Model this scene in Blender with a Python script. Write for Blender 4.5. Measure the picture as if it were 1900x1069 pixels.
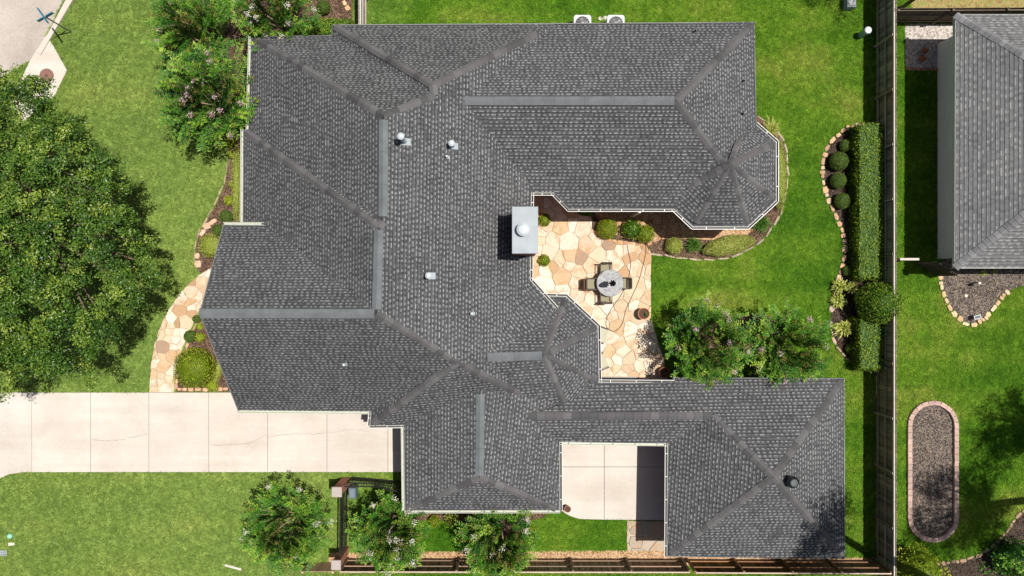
import bpy, bmesh, math, random
import numpy as np
from mathutils import Vector, Matrix
random.seed(7); rng = np.random.default_rng(11)
PI = math.pi
for o in list(bpy.data.objects): bpy.data.objects.remove(o)
scn = bpy.context.scene
COL = scn.collection

# ---------------------------------------------------------------- camera, sky, sun, exposure
CH, FO = 35.0, 1400.0                       # drone height (m), focal length (photo pixels)
cam = bpy.data.cameras.new('camera'); cam_o = bpy.data.objects.new('camera', cam); COL.objects.link(cam_o)
cam.sensor_width = 36; cam.lens = 36*FO/1900; cam.clip_end = 800; cam.clip_start = 0.1
cam_o.location = (0, 0, CH); cam_o.rotation_euler = (0, 0, 0)
scn.camera = cam_o
SUN = Vector((0.30, 0.075, 1.0)).normalized()      # towards the sun
elev = math.asin(SUN.z); azim = math.atan2(SUN.x, SUN.y)
w = bpy.data.worlds.new('World'); scn.world = w; w.use_nodes = True
nt = w.node_tree; nt.nodes.clear()
sky = nt.nodes.new('ShaderNodeTexSky'); sky.sky_type = 'NISHITA'; sky.sun_disc = False
sky.sun_elevation = elev; sky.sun_rotation = azim; sky.air_density = 1.0; sky.dust_density = 2.5; sky.ozone_density = 1.0
bg = nt.nodes.new('ShaderNodeBackground'); bg.inputs['Strength'].default_value = 0.052
wo = nt.nodes.new('ShaderNodeOutputWorld')
nt.links.new(sky.outputs[0], bg.inputs[0]); nt.links.new(bg.outputs[0], wo.inputs[0])
sl = bpy.data.lights.new('sun', 'SUN'); sl.energy = 4.7; sl.angle = math.radians(0.53); sl.color = (1.0, 0.955, 0.89)
so = bpy.data.objects.new('sun', sl); COL.objects.link(so)
so.rotation_euler = SUN.to_track_quat('Z', 'Y').to_euler(); so.location = (10, 3, 60)
vs = scn.view_settings; vs.view_transform = 'Standard'; vs.look = 'None'; vs.gamma = 1; vs.exposure = 0.35
scn.render.resolution_x = 1024; scn.render.resolution_y = 576
try: scn.cycles.max_bounces = 6; scn.cycles.diffuse_bounces = 3; scn.cycles.glossy_bounces = 2; scn.cycles.transmission_bounces = 3
except Exception: pass

def P(px, py, h=0.0):
    """plan survey: photo pixel + real height -> world point"""
    return Vector(((px-950)/FO*(CH-h), -(py-534.5)/FO*(CH-h), h))
def P2(px, py, h=0.0):
    p = P(px, py, h); return (p.x, p.y)

# ---------------------------------------------------------------- node helpers
class NT:
    def __init__(s, name):
        s.m = bpy.data.materials.new(name); s.m.use_nodes = True; s.t = s.m.node_tree; s.t.nodes.clear()
        s.out = s.n('ShaderNodeOutputMaterial'); s.b = s.n('ShaderNodeBsdfPrincipled'); s.l(s.b.outputs[0], s.out.inputs[0])
    def n(s, ty, **k):
        x = s.t.nodes.new(ty)
        for a, v in k.items(): setattr(x, a, v)
        return x
    def l(s, a, b): s.t.links.new(a, b)
    def pos(s, scale=(1, 1, 1), obj=False):
        src = s.n('ShaderNodeTexCoord').outputs['Object'] if obj else s.n('ShaderNodeNewGeometry').outputs['Position']
        mp = s.n('ShaderNodeMapping'); mp.inputs['Scale'].default_value = scale; s.l(src, mp.inputs[0]); return mp.outputs[0]
    def noise(s, vec, scale, detail=3, rough=0.55, dist=0.0):
        x = s.n('ShaderNodeTexNoise'); x.inputs['Scale'].default_value = scale; x.inputs['Detail'].default_value = detail
        x.inputs['Roughness'].default_value = rough; x.inputs['Distortion'].default_value = dist; s.l(vec, x.inputs['Vector']); return x.outputs['Fac']
    def vor(s, vec, scale, feature='F1', out='Distance'):
        x = s.n('ShaderNodeTexVoronoi', feature=feature); x.inputs['Scale'].default_value = scale; s.l(vec, x.inputs['Vector']); return x.outputs[out]
    def ramp(s, fac, stops):
        x = s.n('ShaderNodeValToRGB'); e = x.color_ramp.elements
        while len(e) < len(stops): e.new(0.5)
        for i, (p, c) in enumerate(stops): e[i].position = p; e[i].color = (*c, 1) if len(c) == 3 else c
        s.l(fac, x.inputs[0]); return x.outputs[0]
    def mix(s, fac, a, b, mode='MIX'):
        x = s.n('ShaderNodeMix', data_type='RGBA', blend_type=mode)
        for i, v in ((0, fac), (6, a), (7, b)):
            if hasattr(v, 'node'): s.l(v, x.inputs[i])
            elif i == 0: x.inputs[0].default_value = v
            else: x.inputs[i].default_value = (*v, 1)
        return x.outputs[2]
    def math(s, op, a, b=0.0):
        x = s.n('ShaderNodeMath', operation=op)
        for i, v in ((0, a), (1, b)):
            if hasattr(v, 'node'): s.l(v, x.inputs[i])
            else: x.inputs[i].default_value = v
        return x.outputs[0]
    def bump(s, h, strength=0.5, dist=0.02):
        x = s.n('ShaderNodeBump'); x.inputs['Strength'].default_value = strength; x.inputs['Distance'].default_value = dist
        s.l(h, x.inputs['Height']); s.l(x.outputs[0], s.b.inputs['Normal'])
    def col(s, c):
        if hasattr(c, 'node'): s.l(c, s.b.inputs['Base Color'])
        else: s.b.inputs['Base Color'].default_value = (*c, 1)
    def rough(s, r, spec=0.3, metal=0.0):
        s.b.inputs['Roughness'].default_value = r; s.b.inputs['Specular IOR Level'].default_value = spec; s.b.inputs['Metallic'].default_value = metal
    def objcol(s): return s.n('ShaderNodeObjectInfo').outputs['Color']
    def attr(s, name): return s.n('ShaderNodeAttribute', attribute_name=name).outputs['Fac']

M = {}
def vary(c, a, b): k = random.uniform(a, b); return tuple(x*k for x in c)
def plain(name, c, rough=0.6, spec=0.3, metal=0.0, var=0.12, nscale=6):
    t = NT(name); p = t.pos()
    n = t.noise(p, nscale, 4)
    t.col(t.mix(1.0, c, t.ramp(n, [(0.25, (1-var,)*3), (0.75, (1+var,)*3)]), 'MULTIPLY')); t.rough(rough, spec, metal); M[name] = t.m
def tinted(name, rough=0.8, spec=0.2, nscale=9, var=0.18, bump=0.3, bscale=40, stretch=(1, 1, 1), obj=False):
    """base colour comes from the object's own colour, with grain"""
    t = NT(name); p = t.pos(stretch, obj)
    n = t.noise(p, nscale, 5, 0.65)
    t.col(t.mix(1.0, t.objcol(), t.ramp(n, [(0.25, (1-var,)*3), (0.75, (1+var,)*3)]), 'MULTIPLY')); t.rough(rough, spec)
    t.bump(t.noise(p, bscale, 3), bump, 0.01); M[name] = t.m
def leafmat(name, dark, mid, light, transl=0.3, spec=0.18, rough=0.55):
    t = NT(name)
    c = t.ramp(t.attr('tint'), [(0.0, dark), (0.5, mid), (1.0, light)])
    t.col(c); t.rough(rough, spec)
    tr = t.n('ShaderNodeBsdfTranslucent'); t.l(t.mix(1.0, c, (1.25, 1.25, 0.75), 'MULTIPLY'), tr.inputs[0])
    mx = t.n('ShaderNodeMixShader'); mx.inputs[0].default_value = transl
    t.l(t.b.outputs[0], mx.inputs[1]); t.l(tr.outputs[0], mx.inputs[2]); t.l(mx.outputs[0], t.out.inputs[0]); M[name] = t.m

# lawn soil / grass colour share one recipe
def lawncol(t):
    p = t.pos()
    big = t.noise(p, 0.16, 4, 0.6, 0.4); mid = t.noise(p, 0.75, 4, 0.6); fine = t.noise(p, 9, 3, 0.7)
    stripe = t.noise(t.pos((0.04, 1.0, 1)), 0.75, 1)
    f = t.math('ADD', t.math('MULTIPLY', big, 0.50), t.math('ADD', t.math('MULTIPLY', mid, 0.25), t.math('MULTIPLY', stripe, 0.25)))
    c = t.ramp(f, [(0.38, (0.056, 0.172, 0.010)), (0.46, (0.100, 0.238, 0.016)), (0.54, (0.158, 0.298, 0.026)), (0.64, (0.275, 0.345, 0.060))])
    # the front turf is a paler, drier grass than the back lawn
    sp = t.n('ShaderNodeSeparateXYZ'); t.l(p, sp.inputs[0])
    fr = t.ramp(t.math('ADD', t.math('MULTIPLY', sp.outputs[0], -0.05), t.math('MULTIPLY', mid, 0.2)), [(0.30, (0, 0, 0)), (0.55, (1, 1, 1))])
    c = t.mix(fr, c, t.mix(0.6, c, (0.285, 0.375, 0.115)))
    c = t.mix(1.0, c, t.ramp(fine, [(0.25, (0.72, 0.74, 0.7)), (0.75, (1.25, 1.22, 1.2))]), 'MULTIPLY')
    return c, p
t = NT('lawn'); c, p = lawncol(t)
c = t.mix(1.0, c, (0.62, 0.6, 0.6), 'MULTIPLY')
t.col(c); t.rough(0.95, 0.1); t.bump(t.noise(p, 22, 4, 0.7), 0.8, 0.05); M['lawn'] = t.m
t = NT('grass'); c, p = lawncol(t)
c = t.mix(1.0, c, t.ramp(t.attr('tint'), [(0, (0.72, 0.78, 0.7)), (0.8, (1.12, 1.08, 1.0)), (1, (1.6, 1.4, 1.5))]), 'MULTIPLY')
c = t.mix(1.0, c, t.ramp(t.n('ShaderNodeObjectInfo').outputs['Random'], [(0, (0.48, 0.55, 0.45)), (0.7, (1.0, 1.0, 1.0)), (1, (1.75, 1.6, 1.8))]), 'MULTIPLY')
t.col(c); t.rough(0.7, 0.08)
tr = t.n('ShaderNodeBsdfTranslucent'); t.l(c, tr.inputs[0]); mx = t.n('ShaderNodeMixShader'); mx.inputs[0].default_value = 0.25
t.l(t.b.outputs[0], mx.inputs[1]); t.l(tr.outputs[0], mx.inputs[2]); t.l(mx.outputs[0], t.out.inputs[0]); M['grass'] = t.m

t = NT('concrete'); p = t.pos(); a = t.noise(p, 0.5, 5, 0.6); b = t.noise(p, 14, 4, 0.7)
c = t.ramp(a, [(0.3, (0.48, 0.428, 0.376)), (0.55, (0.54, 0.495, 0.445)), (0.75, (0.575, 0.535, 0.485))])
c = t.mix(1.0, c, t.ramp(b, [(0.2, (0.9, 0.89, 0.88)), (0.7, (1.04, 1.04, 1.04))]), 'MULTIPLY')
sp = t.ramp(t.noise(p, 60, 2), [(0.72, (1, 1, 1)), (0.8, (0.78, 0.76, 0.74))])
c = t.mix(1.0, c, sp, 'MULTIPLY')
st1 = t.noise(t.pos((0.12, 1.6, 1)), 0.9, 4, 0.6); c = t.mix(1.0, c, t.ramp(st1, [(0.38, (1.0, 1.0, 1.0)), (0.62, (0.93, 0.915, 0.90))]), 'MULTIPLY')
blot = t.noise(p, 1.7, 5, 0.75, 1.0); c = t.mix(1.0, c, t.ramp(blot, [(0.62, (1, 1, 1)), (0.78, (0.86, 0.84, 0.82))]), 'MULTIPLY')
c = t.mix(1.0, c, t.ramp(t.n('ShaderNodeObjectInfo').outputs['Random'], [(0, (0.94, 0.945, 0.95)), (1, (1.03, 1.025, 1.01))]), 'MULTIPLY')
t.col(c); t.rough(0.85, 0.2); t.bump(b, 0.15, 0.01); M['concrete'] = t.m
t = NT('street_concrete'); p = t.pos(); a = t.noise(p, 0.35, 5, 0.6, 0.6); b = t.noise(p, 9, 5, 0.7)
c = t.ramp(a, [(0.3, (0.33, 0.29, 0.255)), (0.5, (0.42, 0.37, 0.325)), (0.7, (0.48, 0.43, 0.385))])
c = t.mix(1.0, c, t.ramp(b, [(0.25, (0.82, 0.81, 0.8)), (0.7, (1.05, 1.05, 1.05))]), 'MULTIPLY')
t.col(c); t.rough(0.9, 0.15); t.bump(b, 0.3, 0.01); M['street'] = t.m
def mulchmat(name, stops, scale=22):
    t = NT(name); p = t.pos(); v = t.vor(p, scale, 'F1', 'Color'); d = t.vor(p, scale, 'F1', 'Distance')
    sep = t.n('ShaderNodeSeparateColor'); t.l(v, sep.inputs[0])
    n = t.noise(p, 2.2, 4, 0.6)
    f = t.math('ADD', t.math('MULTIPLY', sep.outputs[0], 0.6), t.math('MULTIPLY', n, 0.4))
    t.col(t.ramp(f, stops)); t.rough(0.95, 0.1); t.bump(t.math('ADD', d, t.noise(p, scale*1.6, 3)), 0.9, 0.04); M[name] = t.m
mulchmat('mulch', [(0.15, (0.035, 0.022, 0.016)), (0.5, (0.11, 0.068, 0.046)), (0.85, (0.26, 0.165, 0.115))])
mulchmat('dark_mulch', [(0.15, (0.018, 0.013, 0.010)), (0.5, (0.05, 0.036, 0.028)), (0.85, (0.13, 0.09, 0.07))])
mulchmat('ash_mulch', [(0.2, (0.030, 0.025, 0.022)), (0.45, (0.10, 0.083, 0.072)), (0.66, (0.20, 0.165, 0.145)), (0.85, (0.34, 0.25, 0.16))], 24)
mulchmat('pebble', [(0.15, (0.22, 0.11, 0.05)), (0.5, (0.46, 0.28, 0.15)), (0.85, (0.62, 0.46, 0.30))], 20)
mulchmat('grey_gravel', [(0.15, (0.22, 0.19, 0.17)), (0.5, (0.46, 0.41, 0.37)), (0.85, (0.66, 0.60, 0.55))], 16)
mulchmat('dry_ground', [(0.2, (0.22, 0.15, 0.06)), (0.5, (0.34, 0.26, 0.11)), (0.8, (0.20, 0.24, 0.07))], 10)
plain('joint', (0.10, 0.085, 0.07), 0.95, 0.1); plain('mortar', (0.46, 0.37, 0.27), 0.95, 0.1)
tinted('rockface', 0.9, 0.15, 7, 0.3, 0.7, 18)
tinted('oldwood', 0.85, 0.15, 4, 0.35, 0.4, 30, (7, 7, 0.5)); tinted('brickpiece', 0.9, 0.1, 12, 0.2, 0.4, 40)
tinted('painted', 0.45, 0.4, 5, 0.06, 0.05); tinted('fabric', 0.9, 0.1, 60, 0.12, 0.2, 120); tinted('iron', 0.5, 0.4, 10, 0.1, 0.1)
tinted('shinglecap', 0.9, 0.1, 26, 0.22, 0.35, 60); tinted('terracotta', 0.8, 0.2, 7, 0.15, 0.2)
plain('gutter_white', (0.55, 0.55, 0.52), 0.4, 0.4, 0, 0.05); plain('gutter_cream', (0.42, 0.435, 0.36), 0.45, 0.35, 0, 0.1)
plain('gutter_shade', (.05, .045, .04), .9, .1); plain('galvanised', (0.30, 0.335, 0.355), 0.6, 0.3, 0.0, 0.10, 3); plain('white_metal', (0.44, 0.48, 0.50), 0.35, 0.4, 0.0, 0.04)
plain('black_metal', (0.015, 0.015, 0.016), 0.45, 0.4); plain('ridge_vent', (0.125, 0.134, 0.141), 0.9, 0.12, 0, 0.2, 2.2)
plain('siding', (0.88, 0.86, 0.80), 0.7, 0.2, 0, 0.04, 1.2); plain('bark', (0.14, 0.10, 0.075), 0.95, 0.1, 0, 0.35, 12); plain('smooth_bark', (0.30, 0.22, 0.15), 0.8, 0.2, 0, 0.3, 9)
plain('soil', (0.09, 0.05, 0.035), 0.95, 0.1, 0, 0.4, 30); plain('hose_rubber', (0.16, 0.10, 0.055), 0.6, 0.3)
plain('deck', (0.060, 0.062, 0.066), 0.95, 0.1, 0, 0.2, 12); plain('fascia_paint', (0.20, 0.20, 0.20), 0.6, 0.3)
t = NT('brick'); p = t.pos()
br = t.n('ShaderNodeTexBrick'); br.inputs['Color1'].default_value = (0.30, 0.10, 0.06, 1); br.inputs['Color2'].default_value = (0.38, 0.15, 0.09, 1)
br.inputs['Mortar'].default_value = (0.42, 0.36, 0.30, 1); br.inputs['Scale'].default_value = 4.4; br.inputs['Mortar Size'].default_value = 0.02
br.inputs['Brick Width'].default_value = 0.9; br.inputs['Row Height'].default_value = 0.32
geo = t.n('ShaderNodeNewGeometry'); sx = t.n('ShaderNodeSeparateXYZ'); t.l(geo.outputs['Position'], sx.inputs[0])
cb = t.n('ShaderNodeCombineXYZ'); t.l(t.math('ADD', sx.outputs[0], sx.outputs[1]), cb.inputs[0]); t.l(sx.outputs[2], cb.inputs[1]); t.l(cb.outputs[0], br.inputs['Vector'])
t.col(br.outputs['Color']); t.rough(0.9, 0.1); t.bump(br.outputs['Fac'], -0.4, 0.01); M['brick'] = t.m
t = NT('flagstone'); p = t.pos(); oc_ = t.objcol(); rnd = t.n('ShaderNodeObjectInfo').outputs['Random']
mpp = t.n('ShaderNodeCombineXYZ'); t.l(t.math('MULTIPLY', rnd, 37.0), mpp.inputs[0]); ad = t.n('ShaderNodeVectorMath', operation='ADD'); t.l(p, ad.inputs[0]); t.l(mpp.outputs[0], ad.inputs[1])
n = t.noise(ad.outputs[0], 1.5, 5, 0.65, 1.2); n2 = t.noise(p, 14, 4, 0.7)
c = t.mix(t.ramp(n, [(0.48, (0, 0, 0)), (0.66, (0.75, 0.75, 0.75))]), oc_, (0.44, 0.26, 0.13)); c = t.mix(1.0, c, t.ramp(n2, [(0.25, (0.84, 0.83, 0.82)), (0.75, (1.12, 1.12, 1.12))]), 'MULTIPLY')
t.col(c); t.rough(0.8, 0.2); t.bump(n2, 0.3, 0.01); M['flagstone'] = t.m
t = NT('granite_top'); p = t.pos(); n = t.noise(p, 38, 3, 0.8); n2 = t.noise(p, 7, 4, 0.7, 1.5)
c = t.ramp(t.math('ADD', t.math('MULTIPLY', n, 0.5), t.math('MULTIPLY', n2, 0.5)), [(0.40, (0.10, 0.10, 0.10)), (0.49, (0.27, 0.275, 0.28)), (0.58, (0.38, 0.385, 0.39))])
t.col(c); t.rough(0.55, 0.25); M['granite_top'] = t.m
t = NT('capstone'); p = t.pos(); n = t.noise(p, 30, 4, 0.8); t.col(t.ramp(n, [(0.3, (0.26, 0.22, 0.20)), (0.7, (0.46, 0.41, 0.38))])); t.rough(0.9, 0.1); M['capstone'] = t.m
def shinglemat(name, stops):
    t = NT(name); p = t.pos(); c = t.ramp(t.attr('tint'), stops)
    n = t.noise(p, 70, 2, 0.8); big = t.noise(p, 0.5, 5, 0.7, 0.8)
    c = t.mix(1.0, c, t.ramp(n, [(0.25, (0.75, 0.75, 0.75)), (0.75, (1.25, 1.25, 1.25))]), 'MULTIPLY')
    c = t.mix(1.0, c, t.ramp(big, [(0.3, (0.84, 0.84, 0.845)), (0.7, (1.14, 1.14, 1.13))]), 'MULTIPLY')
    t.col(c); t.rough(0.9, 0.15); t.bump(n, 0.3, 0.004); M[name] = t.m
shinglemat('shingle', [(0.0, (0.016, 0.0163, 0.017)), (0.4, (0.068, 0.069, 0.0715)), (0.7, (0.118, 0.120, 0.124)), (1.0, (0.232, 0.235, 0.242))])
shinglemat('neighbour_shingle', [(0.0, (0.035, 0.036, 0.037)), (0.35, (0.140, 0.141, 0.143)), (0.6, (0.175, 0.176, 0.179)), (1.0, (0.28, 0.281, 0.284))])

leafmat('oak_leaf', (0.020, 0.065, 0.008), (0.085, 0.165, 0.018), (0.27, 0.34, 0.05), 0.10, 0.3, 0.42)
leafmat('myrtle_leaf', (0.016, 0.075, 0.010), (0.066, 0.185, 0.016), (0.28, 0.40, 0.045), 0.08, 0.2, 0.5)
leafmat('dark_shrub_leaf', (0.050, 0.095, 0.014), (0.095, 0.155, 0.024), (0.16, 0.22, 0.045), 0.15)
leafmat('hedge_leaf', (0.025, 0.075, 0.006), (0.105, 0.18, 0.010), (0.28, 0.36, 0.045), 0.1)
leafmat('lime_leaf', (0.16, 0.22, 0.010), (0.32, 0.37, 0.030), (0.48, 0.50, 0.09), 0.2)
leafmat('boxwood_leaf', (0.08, 0.13, 0.006), (0.23, 0.285, 0.014), (0.43, 0.45, 0.05), 0.15)
leafmat('variegated_leaf', (0.17, 0.22, 0.020), (0.40, 0.43, 0.09), (0.62, 0.62, 0.25), 0.2)
leafmat('blade_green', (0.030, 0.085, 0.010), (0.07, 0.17, 0.018), (0.16, 0.27, 0.04), 0.2)
leafmat('myrtle_tip', (0.16, 0.11, 0.025), (0.26, 0.19, 0.05), (0.32, 0.26, 0.08), 0.25)
leafmat('blossom_white', (0.50, 0.42, 0.36), (0.66, 0.60, 0.54), (0.78, 0.75, 0.70), 0.2, 0.2, 0.7)
leafmat('blossom_pink', (0.42, 0.22, 0.27), (0.60, 0.38, 0.42), (0.72, 0.56, 0.58), 0.2, 0.2, 0.7)

# ---------------------------------------------------------------- object helpers
def link(o, parent=None):
    COL.objects.link(o)
    if parent is not None: o.parent = parent
    return o
def tag(o, label=None, cat=None, group=None, kind=None):
    if label: o['label'] = label
    if cat: o['category'] = cat
    if group: o['group'] = group
    if kind: o['kind'] = kind
    return o
def empty(name, loc=(0, 0, 0), rz=0.0, **k):
    o = bpy.data.objects.new(name, None); o.location = loc; o.rotation_euler = (0, 0, rz); o.empty_display_size = 0.2
    link(o); tag(o, **k); return o
def mesh(name, verts, faces, mat, parent=None, smooth=False, **k):
    me = bpy.data.meshes.new(name); me.from_pydata([tuple(v) for v in verts], [], faces); me.update()
    me.materials.append(M[mat])
    if smooth: me.polygons.foreach_set('use_smooth', [True]*len(me.polygons))
    o = bpy.data.objects.new(name, me); link(o, parent); tag(o, **k); return o
def inst(src, name, loc, rz=0.0, scale=(1, 1, 1), parent=None, color=None, rot=None):
    """another object on the same mesh data"""
    o = bpy.data.objects.new(name, src if isinstance(src, bpy.types.Mesh) else src.data)
    o.location = loc; o.rotation_euler = rot if rot else (0, 0, rz); o.scale = scale
    if color: o.color = (*color, 1)
    return link(o, parent)
class MB:
    """mesh builder"""
    def __init__(s): s.v = []; s.f = []
    def add(s, vs, fs):
        b = len(s.v); s.v += [tuple(v) for v in vs]; s.f += [tuple(b+i for i in f) for f in fs]; return s
    def box(s, x0, x1, y0, y1, z0, z1, mat=None):
        vs = [(x0, y0, z0), (x1, y0, z0), (x1, y1, z0), (x0, y1, z0), (x0, y0, z1), (x1, y0, z1), (x1, y1, z1), (x0, y1, z1)]
        if mat is not None: vs = [mat @ Vector(v) for v in vs]
        return s.add(vs, [(0, 3, 2, 1), (4, 5, 6, 7), (0, 1, 5, 4), (1, 2, 6, 5), (2, 3, 7, 6), (3, 0, 4, 7)])
    def bbox(s, x0, x1, y0, y1, z0, z1, b=0.02):
        """box with a chamfered top edge"""
        vs = [(x0, y0, z0), (x1, y0, z0), (x1, y1, z0), (x0, y1, z0), (x0, y0, z1-b), (x1, y0, z1-b), (x1, y1, z1-b), (x0, y1, z1-b),
              (x0+b, y0+b, z1), (x1-b, y0+b, z1), (x1-b, y1-b, z1), (x0+b, y1-b, z1)]
        fs = [(0, 3, 2, 1), (8, 9, 10, 11)]
        for i in range(4):
            j = (i+1) % 4; fs += [(i, j, 4+j, 4+i), (4+i, 4+j, 8+j, 8+i)]
        return s.add(vs, fs)
    def bar(s, a, b, wx, wz, up=Vector((0, 0, 1))):
        a = Vector(a); b = Vector(b); d = (b-a).normalized()
        if abs(d.dot(up)) > 0.98: up = Vector((0, 1, 0))
        l = d.cross(up).normalized(); u = l.cross(d)
        vs = []
        for q in (a, b):
            for sx, su in ((-1, -1), (1, -1), (1, 1), (-1, 1)): vs.append(q + l*sx*wx/2 + u*su*wz/2)
        return s.add(vs, [(0, 1, 2, 3), (7, 6, 5, 4), (0, 4, 5, 1), (1, 5, 6, 2), (2, 6, 7, 3), (3, 7, 4, 0)])
    def tube(s, pts, r, n=6, cap=True):
        pts = [Vector(p) for p in pts]; rs = r if isinstance(r, (list, tuple)) else [r]*len(pts)
        b = len(s.v); prev = None
        for i, p in enumerate(pts):
            d = (pts[min(i+1, len(pts)-1)] - pts[max(i-1, 0)]).normalized()
            up = Vector((0, 0, 1)) if abs(d.z) < 0.95 else Vector((1, 0, 0))
            l = d.cross(up).normalized()
            if prev is not None and l.dot(prev) < 0: l = -l
            prev = l; u = l.cross(d)
            for k in range(n):
                a = 2*PI*k/n; s.v.append(tuple(p + (l*math.cos(a)+u*math.sin(a))*rs[i]))
        for i in range(len(pts)-1):
            for k in range(n):
                k2 = (k+1) % n; s.f.append((b+i*n+k, b+i*n+k2, b+(i+1)*n+k2, b+(i+1)*n+k))
        if cap: s.f.append(tuple(b+k for k in range(n))[::-1]); s.f.append(tuple(b+(len(pts)-1)*n+k for k in range(n)))
        return s
    def lathe(s, prof, n=20, c=(0, 0, 0)):
        b = len(s.v)
        for (r, z) in prof:
            for k in range(n): a = 2*PI*k/n; s.v.append((c[0]+r*math.cos(a), c[1]+r*math.sin(a), c[2]+z))
        for i in range(len(prof)-1):
            for k in range(n): k2 = (k+1) % n; s.f.append((b+i*n+k, b+i*n+k2, b+(i+1)*n+k2, b+(i+1)*n+k))
        if prof[-1][0] > 1e-4: s.f.append(tuple(b+(len(prof)-1)*n+k for k in range(n)))
        if prof[0][0] > 1e-4: s.f.append(tuple(b+k for k in range(n))[::-1])
        return s
    def prism(s, poly, z0, z1, bev=0.0):
        n = len(poly); A = sum(poly[i][0]*poly[(i+1) % n][1]-poly[(i+1) % n][0]*poly[i][1] for i in range(n))
        if A < 0: poly = poly[::-1]
        b = len(s.v)
        s.v += [(x, y, z0) for x, y in poly]
        if bev > 0:
            cx = sum(p[0] for p in poly)/n; cy = sum(p[1] for p in poly)/n
            s.v += [(x, y, z1-bev) for x, y in poly]
            for x, y in poly:
                d = math.hypot(x-cx, y-cy)+1e-6; k = max(0.0, 1-bev*1.3/d); s.v.append((cx+(x-cx)*k, cy+(y-cy)*k, z1))
            rings = 3
        else:
            s.v += [(x, y, z1) for x, y in poly]; rings = 2
        for r in range(rings-1):
            for i in range(n): j = (i+1) % n; s.f.append((b+r*n+i, b+r*n+j, b+(r+1)*n+j, b+(r+1)*n+i))
        s.f.append(tuple(b+(rings-1)*n+i for i in range(n))); return s
    def build(s, name, mat, parent=None, loc=None, color=None, smooth=False, rz=0.0, **k):
        o = mesh(name, s.v, s.f, mat, parent, smooth, **k)
        if loc is not None: o.location = loc
        if rz: o.rotation_euler = (0, 0, rz)
        if color: o.color = (*color, 1)
        return o
def quadmesh(name, verts, tint, mat, parent=None, **k):
    """verts (N,4,3) -> one mesh of N quads with a per-vertex 'tint'"""
    N = len(verts); me = bpy.data.meshes.new(name)
    me.vertices.add(N*4); me.vertices.foreach_set('co', np.asarray(verts, np.float32).ravel())
    me.loops.add(N*4); me.loops.foreach_set('vertex_index', np.arange(N*4, dtype=np.int32))
    me.polygons.add(N); me.polygons.foreach_set('loop_start', np.arange(0, N*4, 4, dtype=np.int32)); me.polygons.foreach_set('loop_total', np.full(N, 4, np.int32))
    a = me.attributes.new('tint', 'FLOAT', 'POINT'); a.data.foreach_set('value', np.repeat(np.asarray(tint, np.float32), 4) if len(tint) == N else np.asarray(tint, np.float32))
    me.materials.append(M[mat]); me.update(calc_edges=True)
    o = bpy.data.objects.new(name, me); link(o, parent); tag(o, **k); return o
def unit(v): return v/np.maximum(np.linalg.norm(v, axis=-1, keepdims=True), 1e-9)
def leafquads(c, n, L, W, u=None, bend=0.15):
    N = len(c); n = unit(n)
    if u is None: u = rng.normal(size=(N, 3))
    u = unit(u - n*(u*n).sum(1, keepdims=True)); v = np.cross(n, u)
    L = np.broadcast_to(L, (N,))[:, None]; W = np.broadcast_to(W, (N,))[:, None]
    q = np.empty((N, 4, 3)); q[:, 0] = c-u*L/2; q[:, 2] = c+u*L/2; q[:, 1] = c-u*L*0.05+v*W/2+n*L*bend; q[:, 3] = c-u*L*0.05-v*W/2+n*L*bend
    return q
def inpoly(x, y, poly):
    x = np.asarray(x); y = np.asarray(y); r = np.zeros(x.shape, bool); n = len(poly)
    for i in range(n):
        x0, y0 = poly[i]; x1, y1 = poly[(i+1) % n]
        if y0 == y1: continue
        c = ((y0 > y) != (y1 > y)) & (x < (x1-x0)*(y-y0)/(y1-y0)+x0); r ^= c
    return r
def smoothpoly(pts, it=2, closed=False):
    for _ in range(it):
        q = [] if closed else [pts[0]]; n = len(pts)
        for i in range(n if closed else n-1):
            a, b = pts[i], pts[(i+1) % n]
            q += [(a[0]*.75+b[0]*.25, a[1]*.75+b[1]*.25), (a[0]*.25+b[0]*.75, a[1]*.25+b[1]*.75)]
        if not closed: q.append(pts[-1])
        pts = q
    return pts
def W(pts, h=0.0): return [P2(x, y, h) for x, y in pts]
def flat(name, poly, z, mat, kind='structure', thick=0.0, **k):
    bm = bmesh.new(); vs = [bm.verts.new((x, y, z)) for x, y in poly]; f = bm.faces.new(vs)
    bm.normal_update()
    if f.normal.z < 0: f.normal_flip()
    bmesh.ops.triangulate(bm, faces=[f])
    me = bpy.data.meshes.new(name); bm.to_mesh(me); bm.free(); me.materials.append(M[mat])
    o = bpy.data.objects.new(name, me); link(o); tag(o, kind=kind, **k); return o
EXCL = []      # outlines where no lawn grows
def bed(name, poly, z, mat, excl=True, **k):
    if excl: EXCL.append(poly)
    return flat(name, poly, z, mat, **k)

# ================================================================ ground
mesh('lawn', [(-90, -90, 0), (90, -90, 0), (90, 90, 0), (-90, 90, 0)], [(0, 1, 2, 3)], 'lawn', kind='structure')

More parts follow.
